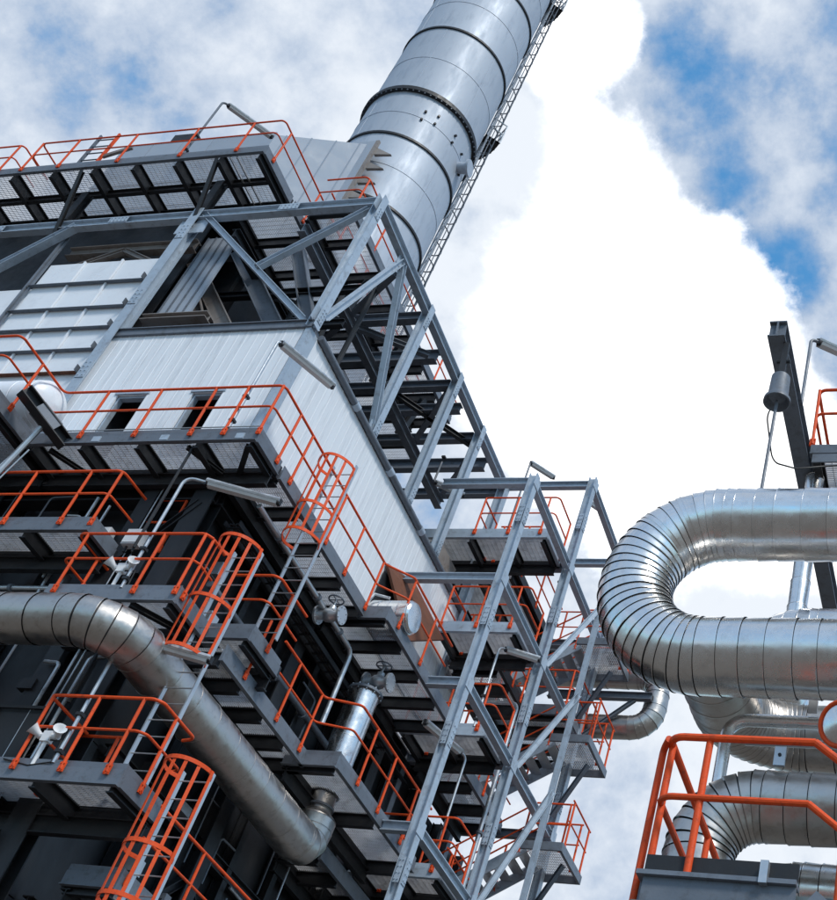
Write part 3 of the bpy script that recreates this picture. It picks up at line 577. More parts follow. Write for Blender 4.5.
for k in range(6):
    z = 29.4 + k * .75; b = MB(); p = V((-19.24, 19.0, z)); b.add([p, p + V((.5, .12, .10)), p + V((0, 0, .34)), p + V((0, .10, 0)), p + V((.5, .2, .10)), p + V((0, .10, .34))], [(0, 1, 2), (3, 5, 4), (0, 3, 4, 1), (1, 4, 5, 2), (2, 5, 3, 0)]); b.build('gusset', 'brown_steel', du)
# ================================================================== STAIR TOWER
TX = -11.3; TY = (20.7, 23.85, 27.1); LV = (23.75, 20.93, 18.07, 15.33, 12.07, 9.2)
tw = thing('stair_tower', 'slender blue grey steel stair tower frame with open bays right of the white box', 'steel frame', (TX, 23.8, 0))
for i, y in enumerate(TY): beam('column', tw, (TX, y, 0), (TX, y, (LV[1] if i == 0 else LV[0]) + .22), .2, .2, up=(1, 0, 0))
for y in (23.85, 27.1): beam('column', tw, (-13.9, y, 0), (-13.9, y, LV[1]), .2, .2, 'edge_steel', up=(1, 0, 0))
for k, z in enumerate(LV):
    for i in (0, 1):
        if k == 0 and i == 0: continue
        beam('side_beam', tw, (TX, TY[i] + .105, z), (TX, TY[i + 1] - .105, z), .16, .2)
    for i, y in enumerate(TY):
        if k == 0 and i == 0: continue
        xl = (-13.6 if z > 16 else -12.14 if z > 13 else -12.0) if i == 0 else -13.75
        beam('cross_beam', tw, (xl, y, z), (TX - .11, y, z), .16, .2, 'frame_steel' if i == 0 or k == 0 else 'edge_steel')
    for i in (0, 1, 2):
        if (k, i) != (0, 0): MB().box((TX + .101, TY[i] - .16, z - .15), (TX + .115, TY[i] + .16, z + .15)).build('gusset_plate', 'frame_steel', tw)
for k in (2, 3, 4):           # hanger struts and raking struts of the half landings
    z = (0, 0, 19.45, 16.75, 14.15)[k]
    if k == 2: beam('strut', tw, (-10.65, 25.0, 0), (-10.65, 25.0, z + 1.3), .12, .12, 'frame_steel', .012)
    beam('strut', tw, (TX, 24.2, LV[k] + .15), (-10.62, 25.0, z + 1.2), .13, .13, 'frame_steel', .012)
    beam('strut', tw, (TX, 26.9, z - 1.0), (-10.5, 26.4, z + .15), .1, .1, 'edge_steel', .012)
GS = 'stair flights in the tower'
for lab, z0, z1 in (('lowest visible steel stair flight with orange handrails in the tower', 12.7, 14.5), ('middle steel stair flight in the tower with orange handrails', 15.55, 17.3), ('upper steel stair flight in the tower with orange handrails', 18.45, 20.15)):
    s = thing('stair_flight', lab, 'stairs', (-13.2, 26.4, z0), GS); xa, xb = -13.9, -11.35
    for y in (26.0, 26.95):
        MB().bar((xa, y, z0 - .02), (xb, y, z1 - .02), .03, .26).build('stringer', 'frame_steel', s)
        o = railing(s, [(xa, y, z0), (xb, y, z1), (-10.45, y, z1)], 0, [(xa + (xb - xa) * q, y, 0, z0 + (z1 - z0) * q) for q in (.05, .35, .65, .95)] + [(-10.5, y, 0, z1)], .022)
    n = 10
    for i in range(n):
        q = (i + .5) / n; x = xa + (xb - xa) * q; z = z0 + (z1 - z0) * q; MB().box((x - .13, 26.03, z), (x + .13, 26.92, z + .035)).build('tread', 'galv', s)
    for a, b in (((xb, 25.7, z1 - .2), (-10.35, 25.76, z1)), ((xb, 27.3, z1 - .2), (-10.35, 27.36, z1)), ((-10.41, 25.77, z1 - .2), (-10.35, 27.29, z1))): MB().box(a, b).build('landing_beam', 'edge_steel', s)
    grating(s, xb + .02, -10.43, 25.78, 27.28, z1 - .03, 'y'); railing(s, [(-10.38, 25.8), (-10.38, 27.3)], z1, [(-10.38, 25.9, 90), (-10.38, 27.2, 90)], .022)
for lab, k in (('top tower landing with orange railing and grating underside', 1), ('second tower landing with orange railing beside the rusty flap', 2), ('third tower landing with orange railing behind the crossing steel members', 3), ('bottom tower landing half hidden behind the leftmost tower column', 4)):
    z = LV[k] - .08; w = walk(lab, (-12.5, 23.2, z))
    zt = deck(w, -16.6 if k == 1 else -13.5, -11.48, 22.6, 23.75, z, 'x', edges='SEW', pitch=1.0, em='frame_steel')
    railing(w, [(-13.5, 23.6), (-13.5, 22.58), (-11.46, 22.58), (-11.46, 23.6)], zt, [(-13.45, 22.58, 0), (-12.55, 22.58, 0), (-11.7, 22.58, 0), (-11.46, 23.6, 90), (-13.5, 23.6, 270)], .023)
    railing(w, [(-13.4, 23.7), (-12.4, 23.7), (-12.3, 23.7)], zt, [(-13.3, 23.7, 180), (-12.6, 23.7, 180)], .022)
w = walk('tower side walkway stretching back between the tower and the dark casing', (-12.8, 25, 15.2))
zt = deck(w, -13.6, -12.5, 23.9, 27.0, 15.25, 'y', edges='EW', pitch=1.0); railing(w, [(-12.48, 23.9), (-12.48, 27)], zt, [(-12.48, 24.2, 90), (-12.48, 25.4, 90), (-12.48, 26.6, 90)], .022)
w = walk('high tower side walkway behind the topmost crossing beam', (-12.0, 28, 20.9))
zt = deck(w, -12.9, -10.2, 27.4, 28.6, 20.9, 'x', edges='SEW', pitch=1.0, em='edge_steel'); railing(w, [(-12.9, 27.38), (-10.2, 27.38), (-10.2, 28.6)], zt, [(-12.6, 27.38, 0), (-11.7, 27.38, 0), (-10.9, 27.38, 0), (-10.3, 27.38, 0), (-10.2, 28.4, 90)], .022); railing(w, [(-12.9, 28.6), (-10.2, 28.6)], zt, [(-12.4, 28.6, 180), (-11.3, 28.6, 180), (-10.3, 28.6, 180)], .022)
w = walk('tower side walkway one level below the topmost crossing beam', (-12.0, 28, 18))
zt = deck(w, -13.4, -11.2, 26.0, 28.6, 18.0, 'y', edges='SEW', pitch=1.0, em='edge_steel'); railing(w, [(-13.4, 25.98), (-11.2, 25.98), (-11.2, 28.6)], zt, [(-13.2, 25.98, 0), (-12.2, 25.98, 0), (-11.3, 25.98, 0), (-11.2, 27.2, 90)], .022)
# ================================================================== PIPES ON THE BUILDING
ins_pipe('insulated_pipe', 'large dull silver pipe crossing the lower left and bending away under the walkways', 'pipe', [(-22, 13.0, 11.1), (-12.9, 13.0, 11.1), (-12.9, 19.85, 11.1), (-12.9, 19.85, 11.68)], .385, .72, .62, .2, 'jacket_worn', gap=.022)
ins_pipe('insulated_pipe', 'vertical silver pipe standing behind the lower right orange railing', 'pipe', [(-12.9, 19.85, 12.2), (-12.9, 19.85, 14.4)], .29, .3, .55, .2, 'jacket')
valve('grey valve bolted on top of the vertical silver pipe', (-12.72, 19.85, 14.72), (1, 0, 0), .15)
valve('grey flanged valve hanging below the right face walkway', (-12.85, 17.65, 14.72), (1, 0, 0), .14)
rd = thing('reducer', 'dull silver cone joining the big pipe to the vertical pipe', 'pipe reducer', (-12.9, 19.85, 11.84)); MB().lathe([(.395, 0), (.39, .03), (.24, .17), (.235, .5), (.22, .5)], (-12.9, 19.85, 11.67), n=36).build('cone', 'jacket_worn', rd, True); MB().lathe([(.22, 0), (.27, 0), (.27, .04), (.22, .04)], (-12.9, 19.85, 11.9), n=36).build('clamp_ring', 'edge_steel', rd, True)
fl = thing('pipe_flange', 'round dark bolted flange capping the vertical silver pipe', 'flange', (-12.9, 19.85, 14.42))
f = MB().lathe([(0, 0), (.36, 0), (.36, .05), (.30, .05), (.30, .09), (.2, .12), (0, .12)], (-12.9, 19.85, 14.41), n=28).build('disc', 'edge_steel', fl, True)
for k in range(12): a = k * math.pi / 6; MB().tube([(-12.9 + .33 * math.cos(a), 19.85 + .33 * math.sin(a), 14.38), (-12.9 + .33 * math.cos(a), 19.85 + .33 * math.sin(a), 14.5)], .016, 6).build('bolt', 'galv', f)
# silver drum on the stepped walkway
dr = thing('drum', 'silver insulated drum lying on the right face walkway below the rusty flap', 'drum', (-12.65, 19.25, 15.5))
for i in range(4): MB().lathe([(.33, 0), (.345, .01), (.345, .2), (.33, .21)], (-13.0 + i * .215, 19.25, 15.88), (1, 0, 0), 32).build('jacket_band', 'jacket', dr, True)
MB().lathe([(0, 0), (.2, 0), (.3, .02), (.33, .06), (.33, .08)], (-13.06, 19.25, 15.88), (1, 0, 0), 32).build('end_cap', 'jacket', dr, True); MB().lathe([(.33, 0), (.33, .02), (.3, .06), (.2, .08), (0, .08)], (-12.14, 19.25, 15.88), (1, 0, 0), 32).build('end_cap', 'jacket', dr, True)
for x in (-12.9, -12.35): MB().box((x - .04, 19.0, 15.49), (x + .04, 19.5, 15.62)).build('saddle', 'edge_steel', dr)
MB().tube([(-13.1, 18.75, 15.5), (-12.95, 18.9, 16.2), (-12.7, 19.1, 16.25)], .03, 8).build('drain_pipe', 'galv', dr, True)
# rusty flap on the white wall
fp = thing('wall_flap', 'open rusty brown flap leaning from the white right wall', 'hatch', (XW, 21, 17.2))
b = MB(); q = [V((-13.70, 20.0, 17.80)), V((-13.70, 20.95, 18.25)), V((-12.95, 21.7, 17.35)), V((-12.95, 20.7, 16.65))]; nn = (q[1] - q[0]).cross(q[3] - q[0]).normalized() * .03
q = [V((-13.70, 19.98, 17.85)), V((-13.70, 21.3, 18.35)), V((-13.15, 22.4, 17.6)), V((-13.15, 21.0, 16.55))]
b.add([v - nn for v in q] + [v + nn for v in q], [(0, 1, 2, 3), (7, 6, 5, 4), (0, 1, 5, 4), (1, 2, 6, 5), (2, 3, 7, 6), (3, 0, 4, 7)]); b.build('flap', 'rust', fp)
MB().bar(q[0], q[1], .06, .06).build('hinge', 'edge_steel', fp); MB().bar(q[1], q[2], .05, .05).build('edge_strip', 'red_paint', fp); MB().box((-13.72, 20.0, 16.5), (-13.70, 21.6, 17.7)).build('opening', 'dark_and_shaded_steel', fp)  # solid dark plate on the cladding, coloured as the shade of a hole
# white vessel on the left forward platform
ve = thing('vessel', 'white jacketed vessel end behind the left orange railing', 'vessel', (-18.2, 13.3, 15.6))
for i in range(4): MB().lathe([(.46, 0), (.47, .012), (.47, .40), (.46, .41)], (-19.2 + i * .415, 13.45, 16.25), (1, .0, 0), 36).build('jacket_band', 'white_panel', ve, True)
MB().lathe([(.46, 0), (.46, .1), (.36, .2), (.2, .26), (0, .28)], (-17.54, 13.45, 16.25), (1, 0, 0), 36).build('end_dome', 'white_panel', ve, True); MB().lathe([(0, 0), (.46, 0), (.46, .04)], (-19.24, 13.45, 16.25), (1, 0, 0), 36).build('end_dome', 'white_panel', ve, True)
for x in (-18.9, -17.9): MB().box((x - .05, 13.1, 15.5), (x + .05, 13.8, 15.82)).build('saddle', 'edge_steel', ve)
sb = thing('strut_box', 'black and grey channel bracket raking out beside the left railing corner', 'bracket', (-16.9, 13.0, 15.2))
beam('channel', sb, (-17.1, 12.6, 15.75), (-16.55, 13.55, 15.3), .24, .22, 'dark_and_shaded_steel', .02); MB().bar((-16.95, 12.92, 15.62), (-16.72, 13.3, 15.44), .26, .24).build('sleeve', 'edge_steel', sb)
MB().tube([(-17.15, 13.2, 14.3), (-16.95, 13.2, 15.3), (-16.9, 13.2, 15.45)], .055, 10).build('strut', 'galv', sb, True)
MB().tube([(-17.6, 13.25, 13.6), (-17.05, 13.25, 15.15)], .022, 8).build('stay', 'galv', sb, True); MB().tube([(-17.3, 13.25, 13.5), (-16.9, 13.25, 14.9)], .016, 8).build('stay', 'galv', sb, True)
# small boxes, horns
for lab, p in (('white junction box behind the left landing rail, left one', (-15.35, 14.25, 13.75)), ('white junction box beside the short orange rail, right one', (-14.72, 14.3, 13.75))):
    t = thing('junction_box', lab, 'junction box', p, 'white junction boxes'); MB().box((p[0] - .16, p[1] - .08, p[2] - .16), (p[0] + .16, p[1] + .08, p[2] + .16)).build('case', 'white_paint', t); MB().box((p[0] - .14, p[1] - .1, p[2] - .14), (p[0] + .14, p[1] - .081, p[2] + .14)).build('lid', 'white_paint', t)
    for dx in (-.08, .08): MB().tube([(p[0] + dx, p[1], p[2] - .16), (p[0] + dx, p[1], p[2] - .28)], .02, 8).build('gland', 'dark_and_shaded_steel', t)
for lab, p in (('pair of white horns on a short pole at the bottom left platform', V((-13.4, 13.52, 9.0))), ('white detector head on a short pole at the platform above the pipe bend', V((-13.85, 13.55, 12.06)))):
    t = thing('alarm_horn', lab, 'alarm', p, 'white alarm heads'); MB().tube([p, p + V((0, 0, .42))], .03, 10).build('pole', 'white_paint', t, True); MB().tube([p + V((-.17, 0, .46)), p + V((.17, 0, .46))], .045, 10).build('crossbar', 'white_paint', t, True)
    for s in (-1, 1): MB().lathe([(.045, 0), (.05, .06), (.085, .16), (.095, .17), (.06, .15), (0, .06)], p + V((s * .14, 0, .46)), (s * .55, -.7, .35), 16).build('horn', 'white_paint', t, True)
    MB().box(p + V((-.07, -.05, .36)), p + V((.07, .05, .52))).build('body', 'white_paint', t); MB().tube([p + V((.05, 0, .4)), p + V((.28, -.02, .38)), p + V((.30, -.02, .05)), p + V((-.05, -.02, -.02)), p + V((-.5, -.02, .06))], .012, 6).build('cable', 'black_rubber', t, True)
# ================================================================== WALKWAY LIGHTS
lamp('light on tall thin pole in front of the white wall corner', (-13.37, 13.52, 15.6), 17.87, 62, .12)
lamp('light on curved silver pole above the platform over the pipe bend', (-13.64, 13.52, 12.1), 14.45, 24, .4)
lamp('light on curved silver pole rising from the bottom left platform', (-13.08, 13.52, 9.05), 11.2, 26, .35, 1.0)
lamp('light on dark curved pole at the corner of the topmost platform', (-19.45, 13.95, 25.5), 27.85, 52, .2, pm='edge_steel')
lamp('light on grey pole standing above the tower top beam', (-13.65, 24.5, 21.2), 25.25, 50, .06, .8, pm='edge_steel')
lamp('light on grey pole seen between the two tall tower columns', (-11.95, 25.0, 21.2), 24.3, 50, .06, .6, pm='edge_steel')
lamp('light on silver gooseneck reaching under the third tower landing', (-11.75, 22.62, 12.3), 14.75, 250, .25, 1.2)
lamp('light on short pole beneath the second tower landing', (-11.8, 22.62, 15.5), 17.6, 28, .2, .8)
lamp('light hung inside the roof frame near its far end', (-15.0, 22.4, 23.3), 22.6, 40, .1, .8, pm='edge_steel')
# ================================================================== FAR PIPE LOOP BEHIND THE TOWER
ins_pipe('insulated_pipe', 'small grey pipe loop poking out right of the stair tower', 'pipe', [(-14, 27.6, 20.25), (-9.55, 27.6, 20.25), (-9.55, 27.6, 18.72), (-14, 27.6, 18.72)], .31, .55, .5, .18, 'jacket_worn', n=24)
t = thing('support_beam', 'short grey beam holding the small pipe loop beside the tower', 'steel beam', (-10.5, 27.2, 19.4)); beam('flange_beam', t, (-12.4, 27.2, 19.4), (-9.55, 27.2, 19.4), .16, .2, 'edge_steel', .014); beam('stay', t, (-10.0, 27.2, 19.3), (-11.15, 27.2, 18.2), .1, .1, 'edge_steel', .012)
# ================================================================== RIGHT FOREGROUND PIPES
ins_pipe('insulated_pipe', 'huge bright silver insulated pipe doubling back in a wide loop', 'pipe', [(4, 11.3, 11.43), (-4.445, 11.3, 11.43), (-4.445, 11.3, 9.54), (4, 11.3, 9.54)], .425, .945, .275, .112, 'jacket', n=56, gap=.014, jit=.22)
ins_pipe('insulated_pipe', 'silver pipe just behind the lower leg of the bright loop', 'pipe', [(4, 13.2, 11.2), (-3.3, 13.2, 11.2), (-3.3, 17, 11.2)], .36, .55, .3, .12, 'jacket', n=40)
ins_pipe('insulated_pipe', 'thin vertical silver pipe seen through the opening of the loop', 'pipe', [(-3.12, 13.9, 11.4), (-3.12, 13.9, 14.6)], .13, .3, .4, .1, 'jacket', n=24)
ins_pipe('insulated_pipe', 'dark silver pipe curving to the right below the bright loop', 'pipe', [(-3.45, 11.35, 9.58), (-3.55, 13.5, 9.92), (4, 13.5, 9.92)], .40, .85, .34, .10, 'jacket_worn', n=48, gap=.022)
ins_pipe('insulated_pipe', 'fat silver pipe bending down behind the right foreground railing', 'pipe', [(4, 12, 8.17), (-3.36, 12, 8.17), (-3.36, 12, 0.1)], .365, .6, .27, .11, 'jacket_worn', n=48, gap=.022)
ins_pipe('insulated_pipe', 'lowest silver pipe glimpsed above the right foreground deck', 'pipe', [(4, 13.0, 7.72), (-2.95, 13.0, 7.72), (-2.95, 13.0, 0.1)], .32, .5, .3, .1, 'jacket', n=40, gap=.022)
t = thing('slim_pipe', 'slim bare silver pipe turning down above the fat pipe', 'pipe', (-2.5, 12.1, 9.1)); MB().tube(fillet([(4, 12.0, 9.2), (-3.28, 12.0, 9.2), (-3.28, 12.0, 3)], .22, 8), .072, 20).build('tube', 'jacket', t, True); MB().tube([(4, 12.16, 9.03), (-3.1, 12.16, 9.03)], .045, 14).build('tracer', 'galv', t, True)
for i, x in enumerate((-2.35, -1.75)): MB().box((x - .05, 11.9, 9.27), (x + .05, 11.93, 9.42)).build('clip', 'white_paint', t); 
sp = thing('pipe_shoe', 'small grey bolted shoe sitting on the fat pipe', 'bracket', (-2.6, 12, 8.55)); MB().box((-2.66, 11.72, 8.50), (-2.54, 11.76, 8.72)).build('plate', 'galv', sp); MB().tube([(-2.6, 11.71, 8.62), (-2.6, 11.77, 8.62)], .02, 8).build('bolt', 'dark_and_shaded_steel', sp)
ds = thing('capped_nozzle', 'silver end cap with red rim at the right picture edge', 'nozzle', (-1.75, 10.5, 8.2)); MB().lathe([(.0, -.04), (.16, -.03), (.2, 0), (.2, .3)], (-1.78, 10.45, 8.22), (.3, .9, .3), 28).build('cap', 'jacket', ds, True); MB().tube([V((-1.78, 10.45, 8.22)) + Matrix.Rotation(a * math.pi / 12, 3, V((.3, .9, .3)).normalized()) @ (V((.95, -.3, -.05)).normalized() * .215) for a in range(25)], .022, 10).build('rim', 'orange', ds, True)
# clamps and jacket patch on the loop
pt = thing('jacket_patch', 'riveted patch collar on the shoulder of the bright loop', 'jacket patch', (-4.1, 10.95, 11.2))
for a in (118, 139):
    an = math.radians(a); c = V((-3.5 + math.cos(an) * .945, 11.3, 10.485 + math.sin(an) * .945)); tdir = V((-math.sin(an), 0, math.cos(an)))
    MB().lathe([(.428, -.03), (.436, -.028), (.436, .028), (.428, .03)], c, tdir, 56).build('band', 'jacket', pt, True)
# spring hanger and its beam
hb = thing('hanger_beam', 'dark blue steel beam end jutting forward above the bright loop', 'steel beam', (-3.3, 11, 14.8)); beam('flange_beam', hb, (-3.3, 11.15, 14.82), (-3.3, 19, 14.82), .24, .30, 'edge_steel', .022)
MB().box((-3.41, 11.2, 14.68), (-3.19, 11.22, 14.95)).build('end_stiffener', 'edge_steel', hb)
sh = thing('spring_hanger', 'grey spring hanger can with rod holding up the bright loop', 'pipe hanger', (-3.17, 11.3, 13.5))
MB().lathe([(0, .50), (.09, .50), (.125, .46), (.135, .12), (.175, .05), (.18, .0), (.16, .0), (.11, .09), (.03, .11), (0, .11)], (-3.17, 11.3, 13.52), n=28).build('can', 'edge_steel', sh, True)
MB().tube([(-3.17, 11.3, 11.85), (-3.17, 11.3, 13.55)], .022, 10).build('rod', 'edge_steel', sh, True); MB().box((-3.21, 11.27, 14.0), (-3.13, 11.33, 14.66)).build('clevis', 'dark_and_shaded_steel', sh); MB().tube([(-3.26, 11.3, 14.3), (-3.08, 11.3, 14.3)], .03, 8).build('pin', 'dark_and_shaded_steel', sh); MB().box((-3.27, 11.2, 11.84), (-3.07, 11.4, 11.9)).build('shoe', 'galv', sh)
# platform behind the hanger
w = walk('right edge platform with orange railing behind the spring hanger', (-2, 14, 14.6))
zt = deck(w, -3.15, 3, 13.47, 15.2, 14.68, 'x', edges='SW', pitch=1.1, toe=False, eh=.2)
MB().box((-3.1, 13.44, 14.5), (3, 13.46, 14.66)).build('face_plate', 'edge_steel', w)
railing(w, [(-3.16, 15), (-3.16, 13.5), (3, 13.5)], zt + .1, [(-3.14, 13.5, 0), (-1.9, 13.5, 0)], .026)
MB().lathe([(.0, 0), (.3, .05), (.42, .2), (.45, .5)], (-2.3, 14.3, 15.75), (0, 0, -1), 24).build('vessel_cap', 'white_paint', w, True)
lamp('light on curved grey pole at the right picture edge', (-3.4, 13.5, 14.9), 17.3, 35, .18, .9, pm='edge_steel')
cb = thing('cable', 'thin black cable looping beside the dark beam', 'cable', (-3.4, 13, 14)); MB().tube(fillet([(-3.3, 12.0, 14.65), (-3.5, 12.1, 14.1), (-3.45, 12.6, 13.7), (-3.2, 13.0, 13.95), (-2.6, 13.3, 14.3)], .2), .012, 6).build('wire', 'black_rubber', cb, True)
# foreground platform with stair
w = walk('right foreground platform corner with thick orange railing', (-2.2, 9, 5.6))
ZP = 5.76
for a, b in (((-2.80, 8.62, 5.74), (-1.66, 8.64, 5.88)), ((-2.80, 8.645, 5.74), (-2.78, 11.5, 5.88))): MB().box(a, b).build('toe_board', 'dark_and_shaded_steel', w)
for a, b, m in (((-2.84, 8.56, 5.70), (-1.66, 8.70, 5.735), 'edge_steel'), ((-2.79, 8.60, 5.50), (-1.66, 8.615, 5.698), 'edge_steel'), ((-2.84, 8.56, 5.46), (-1.66, 8.66, 5.498), 'edge_steel')): MB().box(a, b).build('edge_beam', m, w)
MB().box((-2.77, 8.66, 5.60), (1.5, 11.5, 5.66)).build('deck_plate', 'green_plate', w); MB().box((-2.84, 8.71, 5.46), (-2.80, 11.5, 5.735)).build('edge_beam', 'edge_steel', w)
for y in (8.98, 9.9, 10.8): beam('joist', w, (-2.75, y, 5.50), (1.5, y, 5.50), .1, .18, 'dark_and_shaded_steel', .014)
railing(w, [(-2.80, 11.4), (-2.80, 8.58), (-1.64, 8.58)], ZP, [(-2.80, 8.72, 270), (-2.47, 8.60, 0), (-2.80, 10.2, 270)], .031, plate=False)
MB().tube(fillet([(-2.89, 8.78, 5.45), (-2.89, 8.78, 6.86), (-2.81, 8.62, 6.86)], .05), .03, 12).build('side_post', 'orange', w, True)
railing(w, [(-1.64, 8.58, ZP), (-.4, 8.58, ZP - .95)], 0, [(-1.36, 8.58, 0, ZP - .25)], .031, plate=False)
MB().prism([(0, 0), (.03, 0), (.03, .24), (0, .24)], (-1.66, 8.6, 5.48), (-.4, 8.6, 4.5)).build('stair_stringer', 'edge_steel', w)
MB().box((-1.93, 8.545, 5.69), (-1.87, 8.615, 5.86)).build('rail_clip', 'galv', w)
railing(w, [(-1.40, 9.5), (-1.40, 9.15), (.6, 9.15)], ZP - .35, [(-1.38, 9.15, 0)], .031, plate=False)

# ================================================================== REAR DECKS AND CLUTTER BEHIND THE TOWER
for lab, x0, x1, y0, y1, z in (('dark rear deck above the far end of the white wall', -16.8, -12.7, 23.95, 27.2, 20.85), ('dark rear deck behind the second tower landing', -13.6, -12.35, 23.95, 25.9, 17.95), ('dark rear deck behind the bottom tower landing', -13.7, -12.2, 23.95, 27.0, 12.0)):
    w = walk(lab, ((x0 + x1) / 2, (y0 + y1) / 2, z)); zt = deck(w, x0, x1, y0, y1, z, 'y' if x1 - x0 < 2 else 'x', edges='SEWN', pitch=1.0, em='dark_and_shaded_steel', jd=.34)
    railing(w, [(x1, y0), (x1, y1)], zt, [(x1, y0 + .3, 90), (x1, (y0 + y1) / 2, 90), (x1, y1 - .3, 90)], .022)
bd = thing('rear_duct', 'brown grey rectangular duct under the dark rear deck', 'duct', (-15, 24, 19.7)); MB().box((-16.5, 22.3, 19.55), (-14.0, 23.3, 20.4)).build('box', 'brown_steel', bd)
for x in (-16.2, -15.5, -14.8, -14.1): MB().box((x, 22.24, 19.5), (x + .06, 23.36, 20.45)).build('stiffener', 'brown_steel', bd)
for lab, pts, r in (('thin grey pipe running under the right face walkway edge', [(-13.0, 14.7, 14.85), (-13.0, 19.0, 14.85), (-13.0, 19.0, 13.2)], .05), ('thin dark pipe along the lower casing behind the orange rails', [(-13.7, 15.3, 13.6), (-13.7, 22.0, 13.6)], .07), ('thin grey pipe crossing the front casing below the left landing', [(-20, 14.4, 12.75), (-14.5, 14.4, 12.75), (-14.5, 14.4, 11.9)], .045), ('thin grey pipe dropping beside the tower steel', [(-11.9, 24.6, 9), (-11.9, 24.6, 17.4), (-13.2, 24.6, 17.4)], .05)):
    t = thing('small_pipe', lab, 'pipe', pts[0]); MB().tube(fillet(pts, .18), r, 12).build('tube', 'galv' if r < .06 else 'edge_steel', t, True)
    for q in (.2, .6, .85): c = V(pts[0]).lerp(V(pts[1]), q); MB().lathe([(r * 1.05, -.03), (r * 1.6, -.03), (r * 1.6, .03), (r * 1.05, .03)], c, V(pts[1]) - V(pts[0]), 14).build('coupling', 'edge_steel', t, True)
ct = thing('cable_tray', 'black ladder type cable tray under the right face walkway', 'cable tray', (-13.45, 17, 14.55))
for x in (-13.6, -13.3): MB().box((x - .012, 14.8, 14.5), (x + .012, 22.3, 14.6)).build('side_rail', 'dark_and_shaded_steel', ct)
for k in range(24): MB().box((-13.588, 14.9 + k * .31, 14.52), (-13.312, 14.94 + k * .31, 14.54)).build('rung', 'dark_and_shaded_steel', ct)
for x in (-13.52, -13.46, -13.39): MB().tube([(x, 14.85, 14.565), (x + .01, 18, 14.57), (x, 22.2, 14.565)], .022, 8).build('cable', 'black_rubber', ct, True)

# ------------------------------------------------------------------ more fittings on the dark casing
for k in range(26):
    x = random.uniform(-19, -14.1); z0 = random.choice((5.5, 7.9, 9.4, 10.5, 12.9)); z1 = z0 + random.uniform(.8, 2.4); y = 14.28 + random.uniform(0, .12); r = random.choice((.012, .016, .022, .03)); dx = random.choice((-.5, -.3, 0, .3, .5))
    MB().tube(fillet([(x, y, z0), (x, y, z1), (x + dx, y, z1 + .02)], .08) if dx else [(x, y, z0), (x, y, z1)], r, 8).build('conduit', random.choice(('galv', 'edge_steel', 'dark_and_shaded_steel')), low, True)
for k in range(26):
    y = random.uniform(15.3, 24.5); z0 = random.choice((8.4, 9.8, 10.4, 12.4, 13.2)); z1 = z0 + random.uniform(.6, 2.0); x = -13.78 + random.uniform(-.06, .06); r = random.choice((.014, .02, .028)); dy = random.choice((-.6, 0, .5))
    MB().tube(fillet([(x, y, z0), (x, y, z1), (x, y + dy, z1 + .02)], .08) if dy else [(x, y, z0), (x, y, z1)], r, 8).build('conduit', random.choice(('galv', 'edge_steel', 'dark_and_shaded_steel')), low, True)
for k in range(16):
    x = random.uniform(-18.6, -14.2); z = random.choice((7.2, 8.3, 9.9, 10.9, 13.9, 12.9)) + random.uniform(-.2, .2); w_, h_ = random.uniform(.1, .28), random.uniform(.12, .35)
    MB().box((x, 14.36, z), (x + w_, 14.5, z + h_)).build('terminal_box', random.choice(('edge_steel', 'galv', 'casing')), low)
for k in range(14):
    y = random.uniform(15.3, 22.5); z = random.choice((8.9, 10.4, 12.9, 14.0)) + random.uniform(-.2, .2)
    MB().box((-13.86, y, z), (-13.68, y + random.uniform(.12, .3), z + random.uniform(.12, .3))).build('terminal_box', random.choice(('edge_steel', 'galv', 'casing')), low)
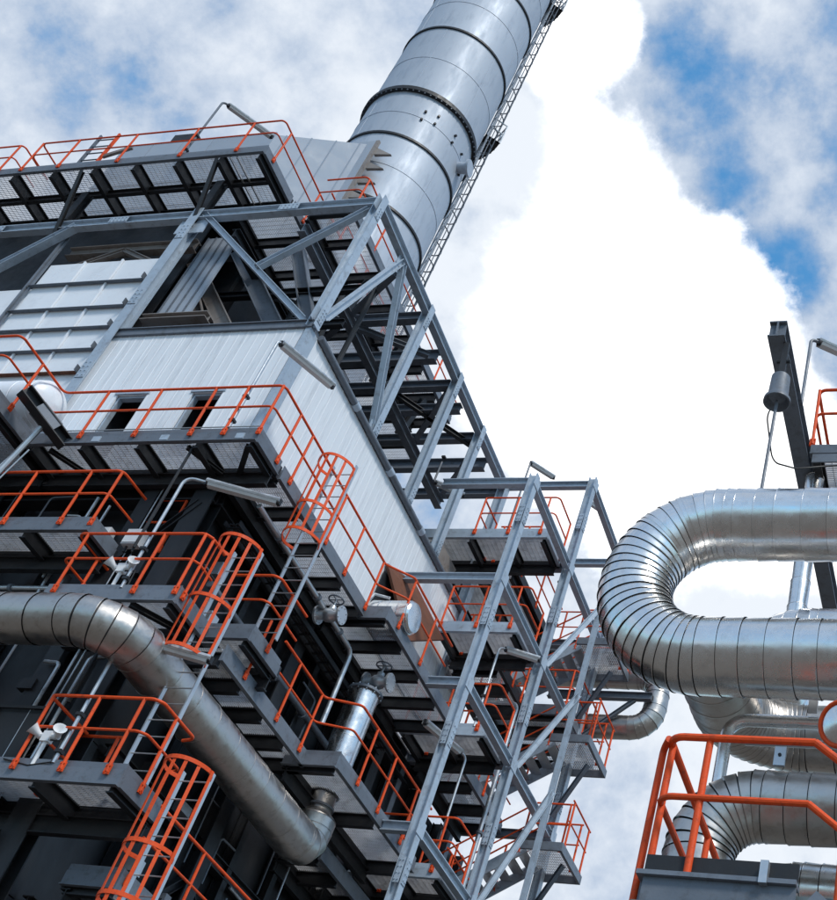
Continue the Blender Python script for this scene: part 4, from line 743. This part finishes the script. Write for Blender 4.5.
# bolted splice plates on the tower and roof columns
def bolted(parent, c, ax, w_, h_, nx=2, nz=4, m='frame_steel'):
    c = V(c); b = MB()
    if ax == 'x': b.box((c.x, c.y - w_ / 2, c.z - h_ / 2), (c.x + .014, c.y + w_ / 2, c.z + h_ / 2))
    else: b.box((c.x - w_ / 2, c.y - .014, c.z - h_ / 2), (c.x + w_ / 2, c.y, c.z + h_ / 2))
    for i in range(nx):
        for j in range(nz):
            u = (i + .5) / nx * w_ - w_ / 2; q = (j + .5) / nz * h_ - h_ / 2
            if ax == 'x': b.tube([(c.x + .014, c.y + u, c.z + q), (c.x + .032, c.y + u, c.z + q)], .016, 6)
            else: b.tube([(c.x + u, c.y - .014, c.z + q), (c.x + u, c.y - .032, c.z + q)], .016, 6)
    return b.build('splice_plate', m, parent)
for y, zz in ((20.7, (8.2, 11.2, 14.1, 17.0, 19.9)), (23.85, (10.6, 13.6, 16.6, 19.4, 22.4)), (27.1, (13, 16.2, 19.3, 22.4))):
    for z in zz: bolted(tw, (TX + .101, y, z), 'x', .16, .5); bolted(tw, (TX, y - .101, z), 'y', .12, .5)
for y in (14.5, 17.62, 19.8, 21.65): bolted(fr, (XW + .101, y, 19.75), 'x', .16, .4); bolted(fr, (XW + .101, y, 23.2), 'x', .16, .36)
for x, z in ((-18.38, 18.3), (-18.38, 22.9), (-18.38, 20.6)): bolted(fr, (x, YW - .131, z), 'y', .2, .5)
for x in (-24, -20.5, -16.0): bolted(fr, (x, YW - .092, ZE), 'y', .5, .2, 5, 2)
# open vent frame standing on the topmost platform
vf = thing('deck_gate', 'small leaning gate frame with dark rungs on the topmost platform', 'gate', (-22.2, 14.0, 25.45))
for x, m in ((-22.55, 'edge_steel'), (-22.0, 'orange')): MB().bar((x, 14.02, 25.45), (x, 14.02, 26.85), .05, .07, (0, 1, 0)).build('stile', m, vf)
for k in range(4): MB().tube([(-22.55, 14.02, 25.75 + k * .3), (-22.0, 14.02, 25.75 + k * .3)], .018, 8).build('rung', 'edge_steel', vf)
MB().bar((-22.0, 14.05, 25.9), (-21.3, 14.05, 26.2), .07, .1).build('arm', 'brown_steel', vf)
bx = thing('roof_vent', 'little black vent box on top of the pale duct', 'vent', (-24.6, 17.5, 31.84)); MB().box((-24.9, 17.25, 31.98), (-24.1, 17.8, 32.3)).build('hood', 'dark_and_shaded_steel', bx); MB().box((-24.8, 17.3, 31.84), (-24.2, 17.75, 31.978)).build('neck', 'edge_steel', bx)
